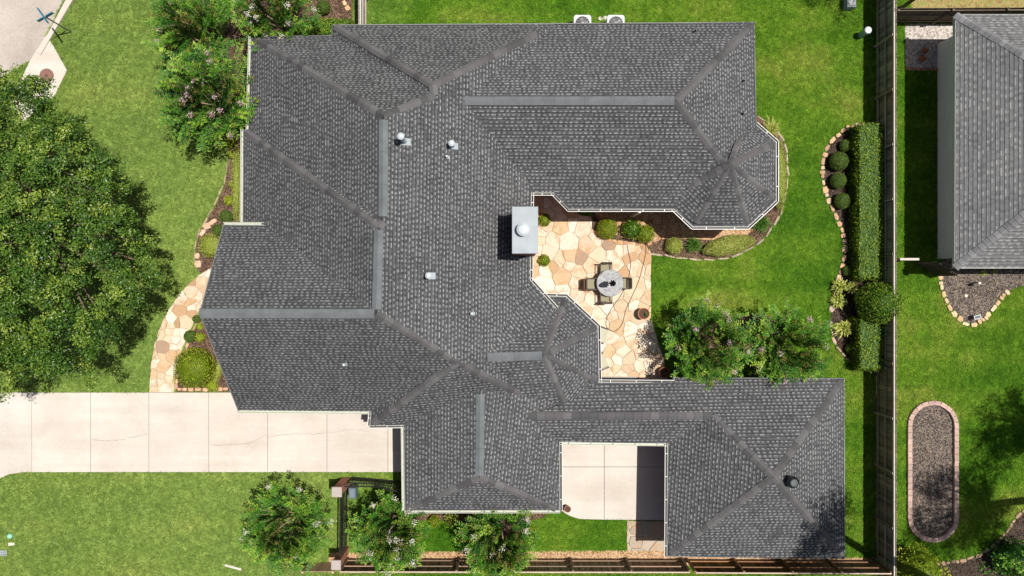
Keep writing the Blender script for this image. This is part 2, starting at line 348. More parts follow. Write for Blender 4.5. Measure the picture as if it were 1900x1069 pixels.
# ---- street, kerb, pavement ramp (upper left)
street = W([(-420, -420), (380, -420), (118, 0), (84, 72), (62, 108), (30, 128), (-60, 180), (-150, 300), (-420, 500)])
bed('street', street, 0.004, 'street')
kerb_in = W([(380, -400), (125, 0), (90, 67), (70, 98)]); kerb_out = W([(400, -400), (138, 0), (97, 70), (78, 103)])
EXCL.append(kerb_in + kerb_out[::-1])
mb = MB()
for i in range(3):
    mb.prism([kerb_in[i], kerb_in[i+1], kerb_out[i+1], kerb_out[i]], 0.0, 0.11, 0.0)
mb.build('kerb', 'concrete', kind='structure')
ramp = W([(88, 65), (125, 131), (103, 176), (40, 230), (20, 190), (57, 112)])
EXCL.append(ramp); mb = MB(); mb.prism(ramp, 0.0, 0.05, 0.01); mb.build('pavement', 'concrete', kind='structure')
hole = P(88, 141)
o = MB().lathe([(0.33, 0.0), (0.33, 0.066), (0.31, 0.07), (0.0, 0.07)], 28).build('access_cover', 'terracotta', loc=(hole.x, hole.y, 0), color=(0.20, 0.105, 0.085))
tag(o, 'round reddish brown access cover set in the pale pavement', 'cover')
MB().lathe([(0.06, 0.069), (0.06, 0.078), (0.0, 0.078)], 10).build('pick_hole', 'terracotta', o, color=(0.08, 0.05, 0.04))

# ---- driveway
def slab_run(name, rects, base_poly, zb=0.004, zt=0.05, gap=0.016):
    root = flat(name, base_poly, zb, 'joint'); EXCL.append(base_poly)
    for poly in rects:
        cx = sum(p[0] for p in poly)/len(poly); cy = sum(p[1] for p in poly)/len(poly)
        q = []
        for x, y in poly:
            q.append((x-math.copysign(gap/2, x-cx), y-math.copysign(gap/2, y-cy)))
        MB().prism(q, 0.0, zt+random.uniform(-.002, .002), 0.008).build('slab', 'concrete', root)
    return root
xs = [-420, -120, 60, 169, 277, 388, 497, 607, 720, 800, 905, 1040]
rects = []
for i in range(len(xs)-1):
    y1 = 876
    if xs[i+1] <= 60:
        q = W([(xs[i], 728), (xs[i+1], 728), (xs[i+1], 876 if i else 940), (xs[i], 1050 if i == 0 else 940)]) if i != 1 else W([(-120, 728), (60, 728), (60, 876), (45, 876), (18, 880), (0, 888), (-30, 908), (-120, 940)])
    else: q = W([(xs[i], 728), (xs[i+1], 728), (xs[i+1], y1), (xs[i], y1)])
    rects.append(q)
drive = slab_run('driveway', rects, W([(-420, 728), (1040, 728), (1040, 876), (45, 876), (18, 880), (0, 888), (-30, 908), (-120, 940), (-420, 1050)]))
cy_rects = [W(r) for r in ([(1040, 728), (1121, 728), (1121, 866), (1040, 866)], [(1121, 728), (1240, 728), (1240, 866), (1121, 866)],
                           [(1040, 866), (1121, 866), (1121, 964), (1075, 963), (1056, 957), (1040, 947)], [(1121, 866), (1240, 866), (1240, 965), (1121, 964)])]
slab_run('courtyard_paving', cy_rects, W([(1040, 728), (1240, 728), (1240, 965), (1075, 963), (1056, 957), (1040, 947)]))
def crack(pts, wd=0.012):
    pts = [P2(*p) for p in smoothpoly(pts, 1)]; v = []; f = []
    pts2 = []
    for a, b in zip(pts[:-1], pts[1:]):
        for k in range(4): pts2.append((a[0]+(b[0]-a[0])*k/4+random.gauss(0, .008), a[1]+(b[1]-a[1])*k/4+random.gauss(0, .012)))
    for i, (x, y) in enumerate(pts2):
        ww = wd*random.uniform(.4, 1.2)/2; v += [(x, y-ww, .0555), (x, y+ww, .0555)]
        if i: f.append((2*i-2, 2*i, 2*i+1, 2*i-1))
    mesh('crack', v, f, 'joint', drive)
crack([(172, 816), (210, 818), (240, 813), (276, 804)]); crack([(390, 826), (430, 824), (465, 823), (496, 805)]); crack([(498, 811), (545, 803), (580, 806), (606, 802)])
crack([(612, 803), (650, 796), (690, 800)], 0.007); crack([(443, 860), (452, 830), (470, 822)], 0.006)

# ---- flagstones
def cellclip(subj, a, b):
    """keep the part of polygon subj where a.x+b<=0"""
    out = []
    n = len(subj)
    for i in range(n):
        p, q = subj[i], subj[(i+1) % n]; dp = a[0]*p[0]+a[1]*p[1]+b; dq = a[0]*q[0]+a[1]*q[1]+b
        if dp <= 0: out.append(p)
        if (dp < 0) != (dq < 0) and dp != dq:
            s_ = dp/(dp-dq); out.append((p[0]+(q[0]-p[0])*s_, p[1]+(q[1]-p[1])*s_))
    return out
STONE_COL = [((0.68, 0.56, 0.43), 5), ((0.72, 0.63, 0.51), 5), ((0.64, 0.50, 0.35), 4), ((0.58, 0.42, 0.26), 2), ((0.46, 0.30, 0.17), 1.2), ((0.36, 0.25, 0.17), .5)]
def stonecol(shift=0):
    c = random.choices([s[0] for s in STONE_COL], [s[1] for s in STONE_COL])[0]; k = random.uniform(.80, .98); return tuple(x*k for x in c)
def flagstones(name, poly, d, z=0.055, seed=1, colf=stonecol, big=0.5, joint=0.014):
    random.seed(seed)
    root = flat(name, poly, 0.006, 'mortar'); EXCL.append(poly)
    xs_ = [p[0] for p in poly]; ys_ = [p[1] for p in poly]; pts = []
    tries = 0
    while tries < 4000:
        tries += 1
        x, y = random.uniform(min(xs_)-.3, max(xs_)+.3), random.uniform(min(ys_)-.3, max(ys_)+.3); r = d*random.choice((.5, .7, .9, 1.1, 1.5))
        if all((x-a)**2+(y-b)**2 > (.5*(r+c_))**2 for a, b, c_ in pts): pts.append((x, y, r))
    for i, (x, y, r) in enumerate(pts):
        cell = list(poly)
        for j, (a, b, r2) in enumerate(pts):
            if i == j or (a-x)**2+(b-y)**2 > (4*d)**2: continue
            nx, ny = a-x, b-y
            k = (a*a+b*b-r2*r2*.25) - (x*x+y*y-r*r*.25)
            cell = cellclip(cell, (2*nx, 2*ny), -k)
            if len(cell) < 3: break
        if len(cell) < 3: continue
        A = abs(sum(cell[q][0]*cell[(q+1) % len(cell)][1]-cell[(q+1) % len(cell)][0]*cell[q][1] for q in range(len(cell))))/2
        if A < 0.006: continue
        cx = sum(p[0] for p in cell)/len(cell); cy_ = sum(p[1] for p in cell)/len(cell)
        q = []
        for px_, py_ in cell:
            dd = math.hypot(px_-cx, py_-cy_)+1e-6; kk = max(.3, 1-joint/dd); q.append((cx+(px_-cx)*kk+random.gauss(0, .014), cy_+(py_-cy_)*kk+random.gauss(0, .014)))
        MB().prism(q, 0.0, z+random.uniform(-.006, .006), .008).build('flagstone', 'flagstone', root, color=colf())
    random.seed(seed+50)
    return root
path_poly = W(smoothpoly([(277, 728), (280, 680), (290, 628), (309, 582), (336, 541), (366, 513), (399, 493)], 1) + [(402, 508), (392, 545), (372, 572), (357, 605), (344, 636), (332, 664), (326, 690), (324, 728)])
flagstones('garden_path', path_poly, 0.5, seed=3)
patio_poly = W([(960, 330), (1058, 370), (1075, 400), (1098, 402), (1098, 424), (1110, 440), (1140, 446), (1190, 451), (1200, 458), (1208, 470), (1207, 590), (1213, 606), (1222, 640), (1233, 668), (1234, 696), (1250, 720), (1090, 722), (1090, 640), (1010, 560), (960, 520)])
flagstones('patio', patio_poly, 0.62, seed=8)
flag2 = W([(1163, 966), (1240, 966), (1240, 1022), (1163, 1022)])
flagstones('stepping_stone_pad', flag2, 0.75, seed=5, colf=lambda: vary((0.40, 0.34, 0.27), .75, 1.05), joint=.03)
# the covered walk's concrete floor and the step up to it
o = MB().bbox(*[P2(1112, 0)[0], P2(1180, 0)[0]], P2(0, 708)[1], P2(0, 698)[1], 0, 0.17, 0.01).build('patio_step', 'concrete', kind='structure')
EXCL.append(W([(1100, 690), (1250, 690), (1250, 730), (1100, 730)]))
flat('covered_walk', W([(1080, 708), (1250, 708), (1250, 730), (1080, 730)]), 0.05, 'concrete')

# ---- planting beds
front_bed = W([(427, 262), (424, 300), (419, 335), (405, 372), (385, 405), (370, 432), (363, 462), (362, 492), (372, 508), (400, 494), (520, 480), (520, 60), (655, 62), (655, -60), (560, -60), (470, -20), (430, 20), (412, 80), (402, 140), (398, 190), (405, 235)])
fb = bed('front_planting_bed', front_bed, 0.012, 'mulch')
side_bed = W([(396, 545), (376, 572), (361, 605), (348, 636), (336, 664), (329, 690), (327, 727), (470, 727), (470, 545)])
sb = bed('path_planting_bed', side_bed, 0.012, 'mulch')
turret_edge = smoothpoly([(1205, 470), (1235, 476), (1290, 482), (1340, 482), (1385, 467), (1420, 441), (1445, 405), (1458, 362), (1462, 312), (1457, 266), (1440, 240), (1405, 212)], 1)
turret_bed = W([(1098, 380), (1098, 426), (1115, 441), (1160, 448), (1192, 452), (1203, 460)] + turret_edge + [(1380, 212), (1380, 380)])
tb = bed('turret_planting_bed', turret_bed, 0.016, 'mulch')
pebbles = W([(1102, 394), (1300, 394), (1345, 425), (1400, 425), (1380, 440), (1330, 446), (1270, 443), (1232, 440), (1205, 452), (1190, 447), (1150, 440), (1120, 420)])
flat('pebble_bed', pebbles, 0.022, 'pebble')
east_edge = smoothpoly([(1606, 231), (1570, 238), (1545, 258), (1528, 285), (1524, 325), (1533, 365), (1550, 402), (1565, 432), (1568, 468), (1561, 498), (1552, 525), (1543, 565), (1540, 605), (1546, 634), (1563, 660), (1592, 681), (1630, 690)], 1)
east_bed = W(east_edge + [(1634, 690), (1634, 229)])
eb = bed('hedge_planting_bed', east_bed, 0.012, 'dark_mulch')
myrtle_bed = W(smoothpoly([(1290, 600), (1330, 588), (1400, 580), (1450, 590), (1462, 625), (1440, 660), (1330, 660), (1290, 640)], 2, True))
bed('myrtle_planting_bed', myrtle_bed, 0.010, 'mulch')
gravel_strip = W([(610, 1024), (1226, 1021), (1640, 1036), (1640, 1050), (610, 1050)])
bed('fence_gravel_strip', gravel_strip, 0.010, 'pebble')
south_bed = W([(745, 935), (1040, 935), (1005, 962), (980, 968), (960, 1000), (890, 995), (850, 968), (745, 966)])
bed('south_planting_bed', south_bed, 0.008, 'mulch')
side_gravel = W([(1679, 44), (1790, 44), (1790, 131), (1679, 131)])
bed('side_yard_gravel', side_gravel, 0.010, 'grey_gravel')
bed('dry_verge', W([(1690, -60), (2000, -60), (2000, 16), (1690, 20)]), 0.008, 'dry_ground')
stone_edge = smoothpoly([(1742, 488), (1744, 520), (1750, 550), (1766, 580), (1786, 598), (1806, 604), (1826, 592), (1846, 568), (1862, 546), (1885, 534), (1930, 522), (2000, 515)], 1)
nb = bed('neighbour_stone_bed', W(stone_edge + [(2000, 480), (1760, 470)]), 0.012, 'ash_mulch')
cap_poly = [(1729+46*math.cos(a), (800 if a > 0 else 800)) for a in ()]
def stadium(cx, y0, y1, r, n=10):
    q = [(cx-r*math.cos(PI*i/n), y0-r*math.sin(PI*i/n)) for i in range(n+1)] + [(cx+r*math.cos(PI*i/n), y1+r*math.sin(PI*i/n)) for i in range(n+1)]
    return q
bb = bed('brick_edged_bed', W(stadium(1729, 790, 958, 46)), 0.012, 'ash_mulch')
corner_edge = smoothpoly([(2000, 880), (1930, 925), (1890, 950), (1868, 985), (1840, 1015), (1805, 1036), (1760, 1044), (1700, 1048)], 1)
cb_ = bed('corner_planting_bed', W(corner_edge + [(1690, 1200), (2000, 1200)]), 0.012, 'dark_mulch')
bed('upper_mulch_bed', W([(600, -60), (655, -60), (655, 40), (590, 40)]), 0.02, 'mulch', False)

# ---- edging stones and bricks: every piece a child of its bed
def rock(seed):
    random.seed(seed); bm = bmesh.new(); bmesh.ops.create_icosphere(bm, subdivisions=1, radius=1)
    for v in bm.verts:
        v.co = Vector((math.copysign(abs(v.co.x)**.6, v.co.x), math.copysign(abs(v.co.y)**.6, v.co.y), math.copysign(abs(v.co.z)**.6, v.co.z)))*random.uniform(.8, 1.05)
    me = bpy.data.meshes.new('stone'); bm.to_mesh(me); bm.free(); me.materials.append(M['rockface']); return me
ROCKS = [rock(i) for i in range(6)]
def edging(path, parent, name='edging_stone', lmin=.15, lmax=.46, wid=.2, hgt=.11, cols=((.52, .34, .19), (.56, .40, .26), (.46, .35, .27), (.40, .26, .16)), seed=1, gapp=.01, skip=0.0):
    random.seed(seed); pts = [Vector((*p, 0)) for p in path]
    seg = [(b-a).length for a, b in zip(pts[:-1], pts[1:])]; tot = sum(seg); s_ = 0
    def at(s_):
        for a, b, l in zip(pts[:-1], pts[1:], seg):
            if s_ <= l: return a+(b-a)*(s_/l), (b-a)/l
            s_ -= l
        return pts[-1], (pts[-1]-pts[-2]).normalized()
    while s_ < tot-lmin*.5:
        l = random.uniform(lmin, lmax); p, d = at(s_+l/2)
        if random.random() >= skip:
            o = inst(random.choice(ROCKS), name, (p.x+random.gauss(0, .015), p.y+random.gauss(0, .015), hgt*.42), math.atan2(d.y, d.x)+random.gauss(0, .08),
                 (l/2-gapp/2, wid/2*random.uniform(.65, 1.3), hgt*random.uniform(.4, .75)), parent, vary(random.choice(cols), .82, 1.12))
        s_ += l
edging(W(east_edge[:24]), eb, seed=4, wid=.24); edging(W(east_edge[24:]), eb, seed=9, lmin=.25, wid=.16, cols=((.34, .25, .18), (.42, .30, .2), (.28, .21, .16)))
edging(W([(1098, 428), (1120, 444), (1150, 449), (1188, 453), (1204, 468)]), tb, seed=2, wid=.16, cols=((.50, .27, .15), (.42, .24, .15)))
edging(W([(1232, 440), (1205, 452)]), tb, seed=3, wid=.12, lmin=.15, lmax=.25, cols=((.50, .27, .15), (.42, .24, .15)))
edging(W(turret_edge), tb, name='edging_strip', seed=6, lmin=.5, lmax=.7, wid=.10, hgt=.06, cols=((.40, .32, .24), (.34, .27, .2)), gapp=.0)
edging(W(stone_edge[:18]), nb, seed=12, wid=.26, cols=((.56, .42, .25), (.52, .36, .2), (.58, .46, .32)))
edging(W(corner_edge), cb_, seed=13, wid=.2, cols=((.34, .24, .15), (.28, .2, .13)))
edging(W([(330, 722), (440, 722)]), sb, seed=14, lmin=.2, lmax=.36, wid=.2, cols=((.56, .29, .17), (.60, .36, .22), (.52, .32, .2)))
edging(W([(398, 549), (378, 575), (363, 606), (350, 637), (338, 664), (331, 690), (328, 716)]), sb, seed=15, lmin=.2, lmax=.34, wid=.14, hgt=.08, cols=((.56, .36, .22), (.48, .29, .18)))
edging(W([(422, 300), (418, 335), (404, 372), (384, 405), (369, 432), (362, 462), (361, 490)]), fb, name='edging_strip', seed=16, lmin=.5, lmax=.6, wid=.08, hgt=.06, cols=((.36, .26, .19),), gapp=0)
edging(W([(372, 440), (384, 420), (396, 412)]), fb, seed=17, lmin=.3, lmax=.5, wid=.3, hgt=.07, cols=((.60, .40, .27),))
edging(W([(366, 470), (368, 500)]), fb, seed=18, lmin=.3, lmax=.4, wid=.3, hgt=.07, cols=((.60, .40, .27),))
edging(W([(628, -10), (640, 8), (650, 25)]), fb, seed=19, lmin=.25, lmax=.4, wid=.3, hgt=.1, cols=((.60, .38, .22), (.55, .35, .2)))
random.seed(31)
brick_me = MB().bbox(-.5, .5, -.5, .5, 0, 1, .05).build('edging_brick', 'brickpiece').data
bpy.data.objects.remove(bpy.data.objects['edging_brick'])
pl = W(stadium(1729, 790, 958, 43, 16)); pl.append(pl[0])
pts = [Vector(p) for p in pl]; seg = [(b-a).length for a, b in zip(pts[:-1], pts[1:])]; tot = sum(seg); NB = int(tot/.29)
for i in range(NB):
    s_ = (i+.5)*tot/NB
    for a, b, l in zip(pts[:-1], pts[1:], seg):
        if s_ <= l: break
        s_ -= l
    p_ = a+(b-a)*(s_/l); d = (b-a)/l
    inst(brick_me, 'edging_brick', (p_.x, p_.y, 0.0), math.atan2(d.y, d.x)+random.gauss(0, .04), (tot/NB-.012, .2, .15), bb, vary((.42, .295, .25), .8, 1.12))
edging(W([(1681, 128), (1740, 130)]), bb, name='edging_stone', seed=23, lmin=.2, lmax=.25, wid=.18, hgt=.1, cols=((.40, .2, .13),))

# ================================================================ the house
RV = {'a1': (-11.152, 10.758, 2.748), 'a2': (-7.718, 10.843, 2.631), 'b1': (-7.682, 11.261, 2.723), 'b2': (10.387, 11.389, 2.683), 'E': (-3.066, 7.851, 5.806), 'D': (-4.79, 6.427, 6.883), 'J': (-3.011, 7.474, 5.78), 'K': (1.845, 11.292, 2.709), 'R': (-1.89, 7.429, 5.054), 'L': (0.804, 4.239, 3.219), 'w1': (-11.284, 6.751, 2.688), 'S': (-4.806, 2.461, 6.878), 'w2': (-11.519, 6.779, 2.662), 'P': (-4.952, 2.253, 6.967), 'Q': (-5.037, -0.959, 6.965), 'g': (-10.264, 2.62, 3.463), 'w3': (-11.541, 2.69, 2.672), 'n1': (-12.065, 2.633, 3.428), 'r1': (-11.603, -0.949, 6.944), 's1': (-11.719, -5.226, 2.703), 's2': (-6.018, -5.28, 2.693), 'T': (-2.173, -2.945, 5.059), 'q1': (-6.057, -5.868, 2.773), 'q2': (-4.64, -5.877, 2.66), 'v0': (-1.299, -4.138, 3.948), 'v1': (-1.343, -7.797, 3.928), 'y1': (-4.591, -9.523, 2.687), 'y2': (2.03, -9.506, 2.742), 'Uc': (0.335, -4.436, 3.457), 'X': (2.034, -4.931, 3.027), 'Y': (0.695, -5.371, 3.362), 'c0': (2.018, -6.574, 2.787), 'c1': (6.7, -6.662, 2.627), 'r2': (8.407, -5.356, 3.387), 'G': (10.518, -7.599, 4.658), 'gne': (14.271, -3.895, 2.615), 'gse': (14.287, -11.617, 2.631), 'gsw': (6.653, -11.484, 2.743), 'en': (6.928, -4.08, 2.668), 'en2': (6.953, -3.864, 2.552), 'RL': (-1.053, -2.815, 4.376), 'Z2': (1.289, -2.748, 4.354), 't0': (1.523, -0.359, 2.689), 't1': (2.307, -0.38, 2.704), 't2': (3.669, -1.649, 2.71), 't3': (3.722, -4.063, 2.639), 't4': (2.212, -4.909, 3.075), 'V1': (1.877, -1.253, 3.295), 'e1': (0.753, 0.328, 3.212), 'dg': (1.84, -0.874, 3.203), 'Fa': (6.523, 7.43, 5.066), 'T1': (8.927, 5.061, 4.215), 'Tp': (8.595, 5.291, 3.837), 'm1': (7.399, 4.213, 3.211), 'm2': (9.696, 6.428, 3.195), 'o1': (10.459, 6.998, 2.679), 'o2': (11.301, 6.24, 2.715), 'o3': (11.307, 3.751, 2.692), 'o4': (10.108, 2.644, 2.689), 'o5': (7.75, 2.641, 2.705), 'o6': (6.947, 3.4, 2.706), 'k1': (0.798, 4.046, 3.091), 'k2': (1.755, 4.045, 3.093), 'k3': (2.445, 3.4, 2.713)}
RF = "a1 a2 J D|b1 a2 J E|b1 E K|a1 D S w1|w2 P Q g w3|n1 g Q r1|r1 Q T s2 s1|E K R|D J E R L e1 RL Uc T Q P S|T s2 q1|q1 T Uc v0 q2|v0 v1 y1 q2|v1 y2 y1|v0 Uc X Y c0 y2 v1|Y r2 c1 c0|Y X t4 t3 en en2 gne G r2|r2 G gsw c1|G gne gse|G gse gsw|e1 dg V1 RL|RL Z2 t1 t0 V1|Z2 t1 t2|Z2 t2 t3|Z2 t3 t4|RL Z2 t4 X Uc|R K b2 Fa|R Fa Tp m1 o6 k3 k2 k1 L|Fa b2 o1 m2 Tp|T1 Tp m2|T1 m2 o1 o2|T1 o2 o3|T1 o3 o4|T1 o4 o5|T1 o5 o6 m1|T1 m1 Tp|w2 w1 S P"
RF = [f.split() for f in RF.split('|')]
def planefit(q):
    q = np.asarray(q); A = np.c_[q[:, :2], np.ones(len(q))]; return np.linalg.lstsq(A, q[:, 2], rcond=None)[0]
class Roof:
    """planar roof faces, each laid with real courses of laminated shingles"""
    def __init__(s, faces): s.f = [(np.asarray(q), planefit(q)) for q in faces]; s.q = []; s.t = []
    def z(s, x, y):
        for q, (a, b, c) in s.f:
            if inpoly(np.array([x]), np.array([y]), [tuple(v[:2]) for v in q])[0]: return a*x+b*y+c
        return 3.0
    def deck(s, name, mat, parent, drop=.03, thick=.12):
        mb = MB()
        for q, (a, b, c) in s.f:
            poly = [(v[0], v[1]) for v in q]; n = len(poly)
            if sum(poly[i][0]*poly[(i+1) % n][1]-poly[(i+1) % n][0]*poly[i][1] for i in range(n)) < 0: poly = poly[::-1]
            top = [(x, y, a*x+b*y+c-drop) for x, y in poly]; bot = [(x, y, z-thick) for x, y, z in top]
            mb.add(top+bot, [tuple(range(n)), tuple(range(2*n-1, n-1, -1))]+[(i, i+n, (i+1) % n+n, (i+1) % n) for i in range(n)])
        return mb.build(name, mat, parent)
    def shingles(s, mat, parent, seed, expo=.15, tl=(.08, .125), gp=(.065, .13), light=.86, lam=.007, toothy=True):
        rr = random.Random(seed); Q = []; T = []
        def span(poly, v):          # intervals along the course line
            xs_ = []
            n = len(poly)
            for i in range(n):
                (u0, w0), (u1, w1) = poly[i], poly[(i+1) % n]
                if (w0 > v) != (w1 > v): xs_.append(u0+(u1-u0)*(v-w0)/(w1-w0))
            xs_.sort(); return list(zip(xs_[::2], xs_[1::2]))
        for q, (a, b, c) in s.f:
            g = math.hypot(a, b)
            if g < .05: continue
            up = (a/g, b/g); al = (-up[1], up[0]); cs = 1/math.sqrt(1+g*g)
            poly = [(v[0]*al[0]+v[1]*al[1], v[0]*up[0]+v[1]*up[1]) for v in q]
            v0 = min(p_[1] for p_ in poly); v1 = max(p_[1] for p_ in poly); st = expo*cs
            def pt(u, v, dz):
                x = u*al[0]+v*up[0]; y = u*al[1]+v*up[1]; return (x, y, a*x+b*y+c+dz)
            nrow = int((v1-v0)/st)+1
            for r in range(nrow):
                va = v0+r*st; vb = min(va+st, v1)
                e = st*.04; A_ = span(poly, va+e); B_ = span(poly, vb-e)
                if not A_ and not B_: continue
                if len(A_) != len(B_): A_ = B_ = span(poly, (va+vb)/2)
                for (l0, r0), (l1, r1) in zip(A_, B_):
                    lo, hi = min(l0, l1), max(r0, r1)
                    def emit(u0, u1, va_, vb_, z0, z1, tone, butt=True):
                        f0 = (va_-va)/st; f1 = (vb_-va)/st
                        La, Ra = l0+(l1-l0)*f0, r0+(r1-r0)*f0; Lb, Rb = l0+(l1-l0)*f1, r0+(r1-r0)*f1
                        ua, ub = min(max(u0, La), Ra), min(max(u1, La), Ra); uc, ud = min(max(u0, Lb), Rb), min(max(u1, Lb), Rb)
                        if ub-ua < .004 and ud-uc < .004: return
                        Q.append((pt(ua, va_, z0), pt(ub, va_, z0), pt(ud, vb_, z1), pt(uc, vb_, z1))); T.append(tone)
                        if butt and ub-ua > .01: Q.append((pt(ua, va_, z0-.010), pt(ub, va_, z0-.010), pt(ub, va_, z0), pt(ua, va_, z0))); T.append(tone*.6)
                    u = lo - rr.random()*.5
                    while u < hi:                       # the lower ply; dark top band is printed pattern plus painted butt-edge shadow
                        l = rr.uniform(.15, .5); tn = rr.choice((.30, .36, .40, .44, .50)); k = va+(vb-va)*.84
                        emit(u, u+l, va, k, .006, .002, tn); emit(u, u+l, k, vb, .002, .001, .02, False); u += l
                    u = lo - rr.random()*.3
                    while u < hi:                       # the raised tabs
                        l = rr.uniform(*tl)
                        if rr.random() < .1: l *= 1.8
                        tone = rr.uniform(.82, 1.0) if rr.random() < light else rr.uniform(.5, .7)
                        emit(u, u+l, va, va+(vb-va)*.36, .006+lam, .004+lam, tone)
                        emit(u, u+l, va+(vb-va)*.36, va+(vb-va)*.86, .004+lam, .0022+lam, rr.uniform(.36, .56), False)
                        u += l+rr.uniform(*gp)
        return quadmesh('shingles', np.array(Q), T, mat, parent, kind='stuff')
house = empty('house', (0, 0, 0), label='large house with a rambling dark grey shingled roof of hips, ridges and two turrets', cat='house')
R1 = Roof([[RV[n] for n in f] for f in RF])
roof = R1.deck('roof', 'deck', house)
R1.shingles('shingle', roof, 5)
# hip and ridge caps
CAP = []
def capmesh(L, wd, slope):
    prof = [(-wd/2, -wd/2*slope), (-wd*.22, -wd*.22*slope*.7), (0, .012), (wd*.22, -wd*.22*slope*.7), (wd/2, -wd/2*slope)]
    v = []; f = []
    for x, dz in ((0, .014), (L*1.06, .034)):
        v += [(x, y, z+dz) for y, z in prof]
    v += [(L*1.06, y, z+.01) for y, z in prof]
    for k in range(4): f += [(k, k+5, k+6, k+1), (k+5, k+10, k+11, k+6)]
    me = bpy.data.meshes.new('ridge_cap'); me.from_pydata(v, [], [tuple(reversed(q)) for q in f]); me.materials.append(M['shinglecap']); return me
CAPC = [(.084, .082, .084), (.098, .096, .098), (.115, .113, .114), (.088, .085, .087), (.072, .070, .072), (.104, .099, .101), (.108, .104, .106)]
def caps(line, parent, me, L=.36, cols=CAPC, z=.02, trim=.0):
    """laid from the low end up"""
    for a, b in zip(line[:-1], line[1:]):
        a = Vector(a); b = Vector(b)
        if a.z > b.z: a, b = b, a
        if trim: a = a+(b-a).normalized()*trim
        d = b-a; n = max(1, round(d.length/L)); e = d.normalized()
        side = Vector((0, 0, 1)).cross(e).normalized(); upv = e.cross(side)
        # local +x points down the line so each cap's butt end is its lower end
        m = Matrix((-e, -side, upv)).transposed().to_4x4()
        k = d.length/n/L
        for i in range(n):
            o = inst(me, 'ridge_cap', a+e*(i+1)*d.length/n+Vector((0, 0, z)), parent=parent, color=vary(random.choice(cols), .9, 1.1))
            o.rotation_euler = m.to_euler(); o.scale = (k, random.uniform(.95, 1.05), 1)
            CAP.append(o)
cap_me = capmesh(.36, .31, .5)
def V3(*ns): return [RV[n] for n in ns]
random.seed(3)
for ln in ('a1 D', 'b1 E', 'E K', 'D J', 'J E', 'w2 P', 'P S', 'Q T', 'T q1', 'T Uc', 'y1 v1', 'v1 y2', 'b2 Fa', 'Fa Tp', 'Tp T1', 'o2 T1', 'o3 T1', 'o4 T1', 'o5 T1', 'm1 T1', 'm2 T1', 't1 Z2', 't2 Z2', 't3 Z2', 't4 Z2',
           'gne G', 'gse G', 'gsw G', 'r2 G', 'Y r2'):
    l = V3(*ln.split())
    if ln == 'E K': l[1] = tuple(np.array(l[0])*.17+np.array(l[1])*.83)
    caps(l, roof, cap_me, trim=.2 if ln.split()[0] in ('a1', 'b1', 'b2', 'w2', 'y1', 'gne', 'gse', 'gsw', 'o2', 'o3', 'o4', 'o5', 't1', 't2', 't3', 't4') or ln in ('T q1', 'v1 y2') else 0)
# ridge vents: long low strips over the ridges, in lengths
def ridge_vent(a, b, t0, t1):
    a = Vector(RV[a]); b = Vector(RV[b]); p0 = a.lerp(b, t0)+Vector((0, 0, .03)); p1 = a.lerp(b, t1)+Vector((0, 0, .03))
    n = max(1, round((p1-p0).length/1.22)); e = (p1-p0).normalized(); side = Vector((0, 0, 1)).cross(e).normalized()
    for i in range(n):
        q0 = p0.lerp(p1, i/n)+e*.003; q1 = p0.lerp(p1, (i+1)/n)-e*.003; v = []
        for q in (q0, q1):
            for y, z in ((-.185, -.075), (-.175, -.035), (0, .045), (.175, -.035), (.185, -.075)): v.append(q+side*y+Vector((0, 0, z)))
        mesh('ridge_vent', v, [(0, 5, 6, 1), (1, 6, 7, 2), (2, 7, 8, 3), (3, 8, 9, 4), (0, 1, 2, 3, 4), (9, 8, 7, 6, 5)], 'ridge_vent', roof)
ridge_vent('D', 'S', .04, .95); ridge_vent('P', 'Q', .03, .95); ridge_vent('r1', 'Q', .0, .99); ridge_vent('R', 'Fa', .0, .99); ridge_vent('v0', 'v1', .06, .98); ridge_vent('RL', 'Z2', .02, .97)
# walls
wall_poly = [(-10.7, 10.35), (-7.3, 10.4), (-7.25, 10.85), (9.95, 10.95), (9.95, 6.9), (10.85, 6.05), (10.85, 3.95), (9.9, 3.1), (7.95, 3.1), (7.2, 3.85), (2.3, 3.85), (1.6, 4.5), (.35, 4.5), (.35, .15), (1.3, -.85), (2.1, -.85), (3.2, -1.85), (3.25, -4.2), (2.4, -4.75), (-5.6, -4.8), (-11.15, -4.75), (-11.15, 2.2), (-11.1, 6.4), (-10.8, 6.4)]
garage_poly = [(7.1, -4.3), (13.8, -4.3), (13.8, -11.1), (7.1, -11.0)]
EXCL.append([(x, y) for x, y in wall_poly]); EXCL.append(garage_poly); EXCL.append([(-4.2, -9.2), (1.6, -9.2), (1.6, -4.5), (-4.2, -4.5)])
def wallring(name, poly, z1, parent, th=.25):
    n = len(poly); mb = MB()
    A = sum(poly[i][0]*poly[(i+1) % n][1]-poly[(i+1) % n][0]*poly[i][1] for i in range(n))
    if A < 0: poly = poly[::-1]
    v = [(x, y, 0) for x, y in poly]+[(x, y, z1) for x, y in poly]
    mb.add(v, [(i, (i+1) % n, n+(i+1) % n, n+i) for i in range(n)]); return mb.build(name, 'brick', parent)
wallring('wall', wall_poly, 2.75, house); wallring('garage_wall', garage_poly, 2.6, house)
mesh('gable_wall', [(-11.15, -4.75, 2.74), (-11.15, 2.2, 2.74), (-11.15, 2.2, 3.5), (-11.15, -.95, 6.7)], [(0, 3, 2, 1)], 'brick', house)
for x, y in ((-4.1, -9.05), (1.55, -9.05), (-4.1, -6.4), (1.55, -6.6), (6.3, -4.5), (4.2, -6.2), (6.3, -6.2)):
    MB().box(x-.22, x+.22, y-.22, y+.22, 0, 2.7).build('column', 'brick', house)
